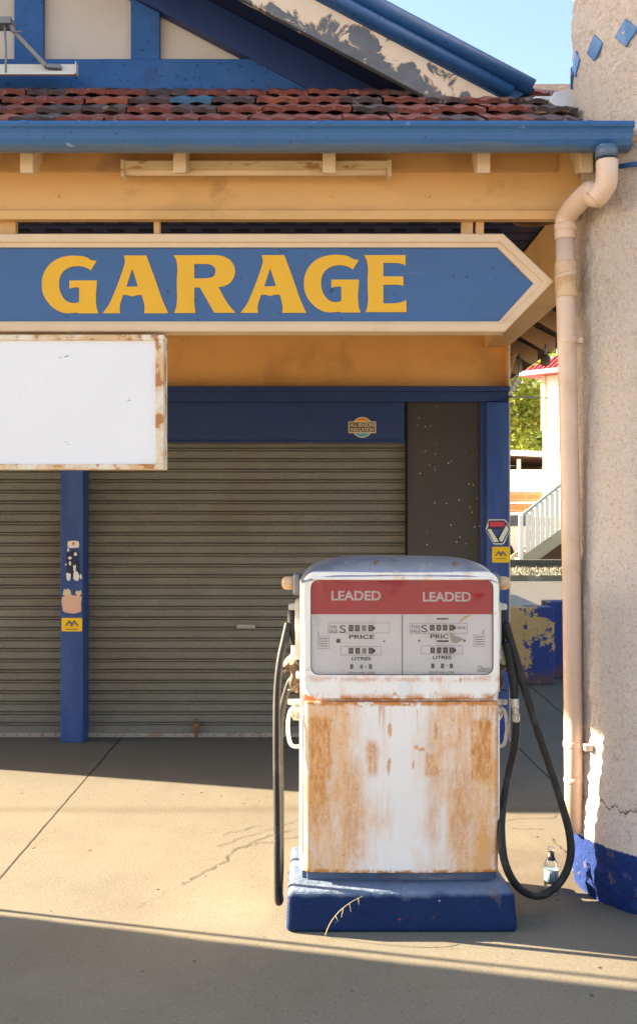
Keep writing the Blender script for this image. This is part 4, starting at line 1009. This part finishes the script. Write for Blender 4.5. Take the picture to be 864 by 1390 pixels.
for (px, py, r_) in ((459, 870, 3.6), (521, 870.5, 1.3), (568.5, 870, 1.6), (630, 870, 1.7)): blob(px-r_, px+r_, py-r_, py+r_, yd-.001, 'brown' if r_ > 3 else 'greyink', face, n=9, j=.15 if r_ > 3 else .02, name='screw', seed=int(px))
for x0_, x1_, y0_, y1_, hx in ((430.5, 446.5, 864.5, 880.5, 431), (642, 657.5, 862, 877.5, 656)):
    frame_line(x0_, x1_, y0_, y1_)
    b = B()
    for k in range(4): b.box(DX(x0_+2), DX(x1_-2), yd-.0012, yd-.0002, DZ(y0_+3.3+k*3.2), DZ(y0_+2.3+k*3.2))
    obj('printed_lines', b, 'greyink', face)
    b = B(); b.tube([(DX(hx), yd-.001, DZ(y0_-7)), (DX(hx+(1.8 if hx < 500 else -1.5)), yd-.001, DZ(y0_-1))], .0012, 6); obj('printed_hand', b, 'ink', face)
text('lettering', 'Gilbarco', DX(656), yd-.0012, DZ(908), 8*yd/F, 'greyink', face, w=17*yd/F, bold=-.005, shear=.4, **tt)
shape2d('torn_patch', [[(DX(a), DZ(c)) for a, c in ((622, 845), (628, 837), (640, 834.4), (634, 838), (627, 843))]], 'st_tan', face, yd-.0012, .0004)
shape2d('torn_patch', [[(DX(a), DZ(c)) for a, c in ((611, 858), (616, 862), (626, 866), (629, 868), (620, 873), (613, 872), (610, 864))]], 'drum', face, yd-.0012, .0004)
# window glass
b = B(); nx = 24
for k in range(nx+1):
    x = PX(420)+(PX(670)-PX(420))*k/nx
    for z in (PZ(917), PZ(786)): b.v.append(Vector((x, bowy(x)+.008, z)))
for k in range(nx): b.face((2*k, 2*k+2, 2*k+3, 2*k+1), 0, True)
obj('window_glass', b, 'glass', pump)
# round badge on lower band
b = B()
bx, bzz = PX(546), PZ(934)
b.tube([(bx, bowy(bx)-.003, bzz), (bx, bowy(bx)+.004, bzz)], [.030, .033], 28, smooth=False); obj('badge', b, 'castclean', bez, .002)
# cap
b = B(); nu, nv = 40, 24; x0, x1 = PX(409), PX(678); zb = PZ(784)
ya, yb_ = 4.082, 4.46
for j in range(nv+1):
    v = -1+2*j/nv
    for i in range(nu+1):
        u = -1+2*i/nu; uu = math.sin(u*math.pi/2); vv = math.sin(v*math.pi/2)
        h = .070*max(0, 1-abs(uu)**6)**.5*max(0, 1-abs(vv)**3.5)**.6+.006*(1-uu*uu)
        h += (-.022)*abs(uu)**5
        x = xc+(.383)*uu; y = (ya+yb_)/2+(yb_-ya)/2*vv+ .010*uu*uu*(1 if vv < 0 else 0)
        b.v.append(Vector((x, y, zb+h+mn.noise(Vector((x*9, y*9, 3)))*.0015)))
for j in range(nv):
    for i in range(nu):
        a = j*(nu+1)+i; b.face((a, a+1, a+nu+2, a+nu+1), 0, True)
cap = obj('top_cap', b, 'cap', pump, label='weathered blue grey curved top')
b = B(); b.box(PX(424), PX(664), 4.078, 4.10, PZ(786.5), PZ(782.8)); obj('cap_trim', b, 'pumpup', cap, .003)

# side lights, nozzle holders, nozzles and hoses
def side(sgn, xb, name_l):
    """sgn -1 left +1 right; xb = body side x at depth ~4.3"""
    yy = 4.32
    X_ = lambda o: xb+sgn*o
    t = 'side_light'
    b = B(); b.box(min(X_(0), X_(.030)), max(X_(0), X_(.030)), yy-.045, yy+.045, 1.245, 1.335); h = obj(t, b, 'greymetal', pump, .012, seg=3)
    b = B(); b.tube([(X_(.028), yy, 1.295), (X_(.045), yy, 1.295), (X_(.062), yy, 1.294), (X_(.072), yy, 1.293), (X_(.077), yy, 1.293)], [.029, .028, .027, .021, .008], 20); obj('lens', b, 'lens', h)
    # nozzle holder brackets
    b = B(); b.box(min(X_(-.01), X_(.045)), max(X_(-.01), X_(.045)), 4.20, 4.24, 1.195, 1.220); b.box(min(X_(0), X_(.02)), max(X_(0), X_(.02)), 4.19, 4.36, 1.0, 1.23)
    hk = obj('nozzle_holder', b, 'castwhite', pump, .006)
    b = B(); b.box(min(X_(-.01), X_(.05)), max(X_(-.01), X_(.05)), 4.22, 4.25, .815, .835); obj('hose_hook', b, 'castwhite', pump, .006)
    nz = B(); nz.tube([(X_(.030), 4.225, 1.205), (X_(.030), 4.225, 1.192), (X_(.030), 4.222, 1.15), (X_(.028), 4.222, 1.11), (X_(.025), 4.225, 1.065), (X_(.022), 4.23, 1.050)], [.017, .021, .021, .018, .0145, .013], 16)
    no = obj('nozzle', nz, 'rubber', pump, label='black handled nozzle')
    b = B(); b.tube(catmull([(X_(.022), 4.23, 1.055), (X_(.015), 4.23, 1.03), (X_(.030), 4.24, 1.0), (X_(.045), 4.26, .975)], 5), [.016]*16, 12); b.lathe([(.01, 0), (.024, .008), (.024, .03), (.014, .04)], (X_(.012), 4.23, 1.012), 14); obj('valve_body', b, 'castwhite', no)
    b = B(); b.tube(catmull([(X_(.055), 4.26, .985), (X_(.03), 4.27, .965), (X_(.02), 4.28, .93), (X_(.03), 4.28, .89), (X_(.01), 4.29, .86)], 5), [.026-.0007*i for i in range(21)], 12); b.tube(catmull([(X_(.05), 4.25, .95), (X_(.085), 4.25, .93), (X_(.098), 4.25, .90)], 5), .006, 8)
    b.tube([(X_(.0), 4.24, .90), (X_(.03), 4.25, .87), (X_(.05), 4.25, .868)], .005, 8); obj('lever', b, 'brown', no)
    b = B(); b.tube(catmull([(X_(.0), 4.24, .79), (X_(.035), 4.235, .795), (X_(.048), 4.235, .75), (X_(.048), 4.235, .70), (X_(.035), 4.235, .652), (X_(.0), 4.24, .645)], 6), .0075, 10); b.lathe([(.012, 0), (.022, .02), (.022, .05), (.010, .065)], (X_(.015), 4.25, .75), 14); obj('guard', b, 'castwhite', no)
    b = B(); b.tube([(X_(-.005), 4.22, .935), (X_(.012), 4.22, .935), (X_(.016), 4.22, .935)], [.008, .017, .008], 12); obj('boss', b, 'castwhite', hk)
side(-1, PX(406)+.001, 'l'); side(1, PX(679)-.001, 'r')
# left hose: hangs in a loop running back along the pump's side
pts = [(X(391, 4.22), 4.22, Z(846, 4.22)), (X(386, 4.2), 4.205, Z(868, 4.2)), (X(379.5, 4.18), 4.18, Z(900, 4.18)), (X(375.5, 4.16), 4.16, Z(945, 4.16)), (X(375, 4.12), 4.12, Z(1020, 4.12)), (X(376, 4.10), 4.10, Z(1110, 4.10)), (X(376.5, 4.09), 4.09, Z(1185, 4.09)), (X(377.5, 4.12), 4.12, Z(1222, 4.12)), (X(380, 4.2), 4.2, .048), (X(379, 4.3), 4.3, .05), (X(380.5, 4.38), 4.38, .14), (X(380.5, 4.42), 4.42, .40), (X(380.5, 4.42), 4.42, .70), (X(391, 4.40), 4.40, .86), (X(400, 4.38), 4.38, .90)]
b = B(); b.tube(catmull(pts, 8), .0145, 14); obj('hose', b, 'rubber', pump)
dh = 4.20
def H_(px, py, d=dh): return (X(px, d), d, Z(py, d))
pts = [H_(686, 846), H_(692, 868), H_(703, 905), H_(716, 950), H_(731, 998), H_(747, 1045), H_(762, 1092), H_(772, 1130), H_(774, 1160), H_(767, 1186), H_(752, 1206), H_(733, 1216, 4.19), H_(713, 1212, 4.15), H_(696, 1196, 4.10), H_(684, 1168, 4.08), H_(680, 1130, 4.10), H_(682, 1095, 4.14), H_(690, 1050), H_(697, 1018), H_(700, 992), H_(700, 980)]
b = B(); b.tube(catmull(pts, 8), .0155, 14); obj('hose', b, 'rubber', pump)
b = B(); b.tube([H_(700, 982), H_(700, 970), H_(699.5, 969), H_(699, 960), H_(698.5, 959), H_(698, 950), H_(697.5, 946)], [.013, .015, .011, .013, .017, .017, .014], 14, smooth=False); obj('hose_swivel', b, 'chrome', pump)
b = B(); b.tube(catmull([H_(697.5, 948), H_(696, 925), H_(691, 895), H_(686, 872)], 6), .017, 14); obj('hose', b, 'rubber', pump)
b = B(); b.tube([H_(703, 1015), H_(724, 1036), H_(747, 1058)], .0022, 6); obj('retaining_wire', b, 'rubber', pump)

# ------------------------------------------------------------------ bottle, weed
bx, by = X(747.5, 4.40), 4.40
bt = empty('glass_bottle', (bx, by, 0), 'clear glass bottle with blue grey label standing by the column foot', 'bottle')
b = B(); b.lathe([(.022, .002), (.0285, .006), (.029, .02), (.029, .112), (.027, .125), (.018, .143), (.0125, .155), (.0115, .178), (.0135, .179), (.0135, .186), (.012, .190)], (bx, by, 0), 24); obj('glass_body', b, 'bottleglass', bt)
b = B(); b.lathe([(.0295, .045), (.0295, .100)], (bx, by, 0), 24); lab_ = obj('label', b, 'bottlelabel', bt)
b = B()
pr_ = [(-.013, .090), (.013, .090), (.013, .066), (0, .050), (-.013, .066)]
for rad in (.0305, .0299):
    for u, w in pr_: a = R(-88)+u/.0295; b.v.append(Vector((bx+rad*math.cos(a), by+rad*math.sin(a), w)))
b.face((0, 1, 2, 3, 4)); b.face((9, 8, 7, 6, 5))
for i in range(5): b.face((i, (i+1) % 5, 5+(i+1) % 5, 5+i))
obj('shield', b, 'ink', lab_)
b = B(); b.lathe([(.0186, .139), (.0132, .152), (.0122, .172)], (bx, by, 0), 20); obj('neck_label', b, 'ink', bt)

b = B(); p0 = P(441, 1271, 3.955); p0.z = .004
st = catmull([p0, P(449, 1252, 3.93), P(462, 1236, 3.93), P(478, 1224, 3.95), P(492, 1217, 3.98)], 6); b.tube(st, .0016, 6)
for a, c in (((466, 1233), (463, 1246)), ((474, 1227), (476, 1238)), ((486, 1220), (487, 1229)), ((455, 1243), (459, 1252))): b.tube([P(*a, 3.94), P(*c, 3.93)], .001, 5)
thingmesh('dry_weed', b, 'twig', p0, 'dry straw stalk leaning against the front of the blue plinth', 'weed')

# overhead cable post outside left whose shadow lies across the slab
b = B(); b.tube(catmull([(-3.0, 4.71, 3.05), (-3.02, 4.73, 2.0), (-2.99, 4.69, 1.0), (-3.0, 4.70, .0)], 6), .012, 8)
thingmesh('hanging_cable', b, 'rubber', (-3.0, 4.7, 0), 'black cable hanging from the canopy towards its far left column', 'cable')

# ------------------------------------------------------------------ background, right gap
lw = empty('low_wall', (1.7, 9.7, 0), 'low garden wall with blue paint peeling to ochre behind the garage corner', 'wall')
b = B(); zt = .70; b.box(.9, 2.14, 9.6, 9.85, 0, zt); b.box(2.141, 5.2, 9.95, 10.2, 0, zt+.02); obj('face', b, 'lowwall', lw, .012)
b = B(); b.box(.9, 2.10, 9.85, 11.3, .3, zt-.02); obj('coping', b, 'pale', lw, .01)
b = B(); b.box(-60, 60, 23.4, 26.3, -.02, .12); tag(obj('verge_bank', b, 'grassm'), kind='structure')
b = B(); rnd = random.Random(4)
for k in range(5000):
    x = rnd.uniform(3, 9.5); y = rnd.uniform(23.35, 26.2); h = rnd.uniform(.03, .10); a = rnd.uniform(0, 6.3); w = .02
    q = Vector((x, y, .1)); b.quad(q+Vector((math.cos(a)*w, math.sin(a)*w, 0)), q-Vector((math.cos(a)*w, math.sin(a)*w, 0)), q+Vector((rnd.uniform(-.08, .08), rnd.uniform(-.08, .08), h)))
tag(obj('grass', b, 'grassm'), 'dry tufted grass on the verge across the road', kind='stuff')
b = B(); b.box(4.6, 16, 26.3, 26.6, 0, .32); thingmesh('garden_kerb', b, 'kerb', (5, 26.4, 0), 'low dark stone kerb along the verge in front of the timber stairs', 'kerb', bevel=.02)
# stairs
stx = lambda px: X(px, 27.0)
sz = lambda py: Z(py, 27.0)
stt = empty('timber_stairs', (5.2, 27, 0), 'cream timber staircase with slatted railing rising towards the house', 'stairs')
def lin(x, a, c): return a[1]+(c[1]-a[1])*(x-a[0])/(c[0]-a[0])
A0, A1 = (stx(712), sz(771)), (stx(765), sz(733)); x9 = 8.2
b = B(); b.prism([(A0[0]-.15, 26.95, A0[1]), (A0[0]+.05, 26.95, A0[1]), (x9, 26.95, lin(x9, A0, A1)), (x9, 26.95, lin(x9, A0, A1)+.32), (A0[0]-.15, 26.95, A0[1]+.25)], (0, .07, 0)); b2 = b; obj('stringer', b, 'timber', stt, .005)
b = B(); b.prism([(A0[0]-.15, 28.2, A0[1]), (A0[0]+.05, 28.2, A0[1]), (x9, 28.2, lin(x9, A0, A1)), (x9, 28.2, lin(x9, A0, A1)+.32), (A0[0]-.15, 28.2, A0[1]+.25)], (0, .07, 0)); obj('stringer', b, 'timber', stt, .005)
for k in range(12):
    x = A0[0]+.08+k*.27; 
    if x > x9-.2: break
    z = lin(x, A0, A1)+.12; b = B(); b.box(x-.14, x+.14, 27.03, 28.19, z, z+.04); obj('tread', b, 'treadm', stt, .004)
H0, H1 = (stx(707), sz(703)), (stx(765), sz(657))
b = B(); b.prism([(H0[0], 26.93, H0[1]), (x9, 26.93, lin(x9, H0, H1)), (x9, 26.93, lin(x9, H0, H1)+.11), (H0[0], 26.93, H0[1]+.10)], (0, .11, 0)); obj('handrail', b, 'mossrail', stt, .01)
x = H0[0]+.16
while x < x9-.05:
    b = B(); z0_ = lin(x, A0, A1)+.3; z1_ = lin(x, H0, H1); b.box(x-.054, x+.054, 26.955, 26.985, z0_, z1_); obj('baluster', b, 'whitewash', stt); x += .125
b = B(); b.box(stx(703.5), stx(709), 26.92, 27.04, .1, sz(699)); obj('newel_post', b, 'whitewash', stt, .01)
b = B(); b.box(A0[0]+.3, x9+.3, 28.3, 28.35, .0, 1.0)
thingmesh('under_stair_shade', b, 'shade', (6.5, 28.3, 0), 'added dark sheet standing in for the shade under the stairs', 'boards')  # dark sheet added where the space under the stairs lies in shade
# cream house (turned 45 degrees)
hs = empty('cream_house', (6.35, 30, 0), 'two storey cream weatherboard house with red iron roof across the road', 'house')
c45 = math.sqrt(.5); O = Vector((6.35, 30, 0)); ux = Vector((c45, -c45, 0)); uy = Vector((c45, c45, 0))
def hb(b, u0, u1, v0, v1, z0, z1, mi=0):
    pts = [O+ux*u0+uy*v0, O+ux*u1+uy*v0, O+ux*u1+uy*v1, O+ux*u0+uy*v1]
    b.prism([p+Vector((0, 0, z0)) for p in pts], (0, 0, z1-z0), mi)
ze = 5.35; b = B(); hb(b, 0, 6, 0, 8, 0, ze); obj('wall', b, 'whitewash', hs, .01)
b = B(); hb(b, -.03, 6, -.06, -.001, 3.80, 3.88); hb(b, -.03, .10, -.05, -.001, 3.9, ze); obj('trim', b, 'cream', hs)
for k in range(3):
    u = .30+k*1.7; b = B(); hb(b, u, u+1.35, -.05, -.001, 3.98, 5.15); w = obj('window', b, 'whitewash', hs, label=None)
    b = B(); hb(b, u+.10, u+.62, -.065, -.051, 4.06, 5.07); hb(b, u+.72, u+1.25, -.065, -.051, 4.06, 5.07); obj('pane', b, 'pane', w)
    b = B(); hb(b, u+.10, u+.62, -.08, -.066, 4.62, 4.66); hb(b, u+.72, u+1.25, -.08, -.066, 4.62, 4.66); hb(b, u+.34, u+.38, -.08, -.066, 4.06, 4.61); obj('glazing_bar', b, 'whitewash', w)
b = B(); e = .5
cs = [O+ux*(-e)+uy*(-e), O+ux*(6+e)+uy*(-e), O+ux*(6+e)+uy*(8+e), O+ux*(-e)+uy*(8+e)]; m0 = O+ux*3+uy*3; m1 = O+ux*3+uy*5
up = Vector((0, 0, 1)); bi = len(b.v); b.v += [c+up*(ze+.10) for c in cs]+[m0+up*(ze+2.2), m1+up*(ze+2.2)]+[c+up*(ze+.0) for c in cs]
for f in ((0, 1, 4), (1, 2, 5, 4), (2, 3, 5), (3, 0, 4, 5), (9, 8, 7, 6), (0, 6, 7, 1), (1, 7, 8, 2), (2, 8, 9, 3), (3, 9, 6, 0)): b.face([bi+i for i in f])
obj('roof', b, 'redroof', hs)
b = B(); 
for a, c in zip(cs, cs[1:]+cs[:1]): b.tube([a+up*(ze+.06), c+up*(ze+.06)], .06, 8)
obj('gutter', b, 'steelroof', hs)
b = B(); k = 0.0
while k < 7:
    p = cs[0]+ux*k+up*(ze+.115); q_ = m0 if k > 3.5 else None
    t_ = min(k, 7-k)/3.5; p2 = p+uy*(3.5*t_)+up*(2.1*t_); b.tube([p, p2], .02, 5); k += .16
obj('roof_corrugation', b, 'redroof', hs)
b = B(); hb(b, -.02, 2.6, -.5, -.005, 1.35, 1.75); obj('lower_ledge', b, 'whitewash', hs, .01)
# brick retaining wall, white fence, carport
b = B(); b.box(3.2, 7.3, 32.5, 32.9, 0, 2.1); thingmesh('brick_wall', b, 'brick', (5.2, 32.5, 0), 'orange brick retaining wall below the white fence', 'wall')
b = B(); b.box(3.2, 7.3, 32.42, 32.5, 1.74, 1.80); thingmesh('wall_pipe', b, 'whitefence', (5.2, 32.42, 1.74), 'white pipe running along the orange brick wall', 'pipe')
wf = empty('white_fence', (5.2, 32.6, 2.1), 'white steel sheet fence standing on the brick wall', 'fence')
for k in range(14):
    b = B(); b.box(3.2+k*.3, 3.2+k*.3+.292, 32.55+(k % 2)*.02, 32.60+(k % 2)*.02, 2.1, 2.74); obj('panel', b, 'whitefence', wf)
b = B(); b.box(3.2, 7.4, 32.53, 32.65, 2.741, 2.79); obj('top_rail', b, 'whitefence', wf)
cp = empty('carport', (6, 34, 0), 'flat roofed carport with dark interior behind the white fence', 'carport')
b = B(); b.prism([(3.5, 34, 3.42), (8.4, 34, 3.20), (8.4, 34, 3.38), (3.5, 34, 3.60)], (0, 6, 0)); obj('roof', b, 'steelroof', cp)
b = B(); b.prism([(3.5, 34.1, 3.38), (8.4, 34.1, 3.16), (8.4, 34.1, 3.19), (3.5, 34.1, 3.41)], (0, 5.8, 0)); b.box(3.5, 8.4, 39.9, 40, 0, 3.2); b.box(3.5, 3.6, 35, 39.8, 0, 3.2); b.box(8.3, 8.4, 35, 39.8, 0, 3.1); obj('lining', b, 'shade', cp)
for x in (X(703.5, 34.3), 4.4, 8.2): 
    b = B(); b.box(x-.06, x+.06, 34.25, 34.37, 0, 3.2); obj('post', b, 'whitefence', cp, .01)
# white ute behind the stairs
ut = empty('parked_car', (6.2, 29.8, 0), 'white car parked behind the timber stairs', 'car')
b = B(); pf = [(4.35, .35), (4.32, .85), (4.5, .98), (4.95, 1.08), (5.35, 1.46), (6.5, 1.50), (7.1, 1.10), (8.5, 1.02), (8.6, .55), (8.5, .35)]
b.prism([(x, 29.8, z) for x, z in pf], (0, 1.6, 0)); obj('body', b, 'carwhite', ut, .06, seg=3)
for pts in ([(5.08, 1.10), (5.42, 1.40), (5.85, 1.42), (5.85, 1.10)], [(5.95, 1.10), (5.95, 1.42), (6.45, 1.42), (6.9, 1.10)]):
    b = B(); b.prism([(x, 29.775, z) for x, z in pts], (0, .02, 0)); obj('window', b, 'darkglass', ut)
for x in (5.15, 7.65):
    b = B(); b.tube([(x, 29.78, .34), (x, 30.0, .34)], .34, 24); w = obj('wheel', b, 'tyre', ut); b = B(); b.tube([(x, 29.765, .34), (x, 29.78, .34)], .2, 16); obj('rim', b, 'greymetal', w)
# trees
def tree(x, y, h, r, n, mat, label, seed):
    rnd = random.Random(seed); o = empty('leafy_tree', (x, y, 0), label, 'tree', 'trees beyond the road')
    b = B(); tips = []
    b.tube(catmull([(x, y, 0), (x+.15, y, h*.25), (x-.1, y+.1, h*.5), (x, y, h*.75)], 5), [.32-.016*i for i in range(16)], 10)
    cl = []
    for k in range(16):
        a = rnd.uniform(0, 6.28); z0_ = h*rnd.uniform(.25, .6); rr = r*rnd.uniform(.35, .95); p = Vector((x+math.cos(a)*rr, y+math.sin(a)*rr, h*rnd.uniform(.38, .98)))
        b.tube(catmull([(x, y, z0_), Vector((x, y, z0_)).lerp(p, .5)+Vector((0, 0, .3)), p], 4), [.10, .09, .08, .07, .06, .05, .04, .03, .02], 6); cl.append(p)
    obj('trunk', b, 'bark', o)
    for k in range(18): cl.append(Vector((x+rnd.gauss(0, r*.45), y+rnd.gauss(0, r*.45), h*rnd.uniform(.35, 1))))
    b = B()
    for k in range(n):
        c = rnd.choice(cl); p = c+Vector((rnd.gauss(0, .48), rnd.gauss(0, .48), rnd.gauss(0, .36))); s_ = rnd.uniform(.05, .12)
        a = Vector((rnd.gauss(0, 1), rnd.gauss(0, 1), rnd.gauss(0, .6))).normalized(); q_ = a.cross(Vector((rnd.gauss(0, 1), rnd.gauss(0, 1), rnd.gauss(0, 1)))).normalized()
        b.quad(p-a*s_*1.6, p+q_*s_, p+a*s_*1.6, p-q_*s_)
    obj('crown', b, mat, o)
tree(6.9, 43, 8.6, 2.4, 5200, 'leafa', 'bright yellow green tree left of the cream house', 1)
tree(10.6, 47, 9.2, 3.0, 5600, 'leafb', 'darker green tree just behind the cream house', 2)
tree(3.6, 46, 9.5, 3.2, 4000, 'leafb', 'green tree far behind the garage', 3)

sh = empty('reflection_shop', (0, -14, 0), 'unseen cream shop with a posted verandah, added behind the viewer for reflections in the pump glass', 'shop')  # unseen shop added so its posts reflect in the pump window
b = B(); b.box(-14, 16, -19, -18.6, 0, 4.6); obj('wall', b, 'cream', sh)
for k in range(-5, 6):
    b = B(); b.box(k*2.6-.8, k*2.6+.8, -18.59, -18.5, .7, 2.4); obj('window', b, 'darkglass', sh)
b = B(); b.prism([(-14, -14.4, 3.0), (-14, -18.5, 3.5), (-14, -18.5, 3.58), (-14, -14.4, 3.08)], (30, 0, 0)); obj('verandah_roof', b, 'redroof', sh)
for k in range(-5, 6):
    b = B(); b.box(k*2.7+.85, k*2.7+1.1, -14.6, -14.4, 0, 3.0); obj('verandah_post', b, 'whitewash', sh, .01)

# ------------------------------------------------------------------ camera, light, world
cam = bpy.data.cameras.new('camera'); co = bpy.data.objects.new('camera', cam); COL.objects.link(co)
co.location = (0, 0, EYE); co.rotation_euler = (R(90), 0, 0); cam.sensor_fit = 'HORIZONTAL'; cam.sensor_width = 36
cam.lens = F/864*36; cam.shift_y = -5/864; cam.clip_end = 2000; cam.clip_start = .05
S.camera = co
AZ, EL = 15.5, 21.0
sd = Vector((-math.cos(R(AZ))*math.cos(R(EL)), math.sin(R(AZ))*math.cos(R(EL)), math.sin(R(EL))))
L = bpy.data.lights.new('sun', 'SUN'); L.energy = 5; L.angle = R(.5); L.color = (1, .82, .57)
lo = bpy.data.objects.new('sun', L); COL.objects.link(lo); lo.rotation_euler = sd.to_track_quat('Z', 'Y').to_euler()
w = bpy.data.worlds.new('World'); S.world = w; w.use_nodes = True; nt = w.node_tree
sk = nt.nodes.new('ShaderNodeTexSky'); sk.sky_type = 'NISHITA'; sk.sun_disc = False; sk.dust_density = 2.0; sk.sun_elevation = R(EL); sk.sun_rotation = math.atan2(sd.x, sd.y)
nt.links.new(sk.outputs[0], nt.nodes['Background'].inputs[0]); nt.nodes['Background'].inputs[1].default_value = .065
S.view_settings.view_transform = 'Standard'; S.view_settings.look = 'None'; S.view_settings.exposure = 2.8; S.view_settings.gamma = 1
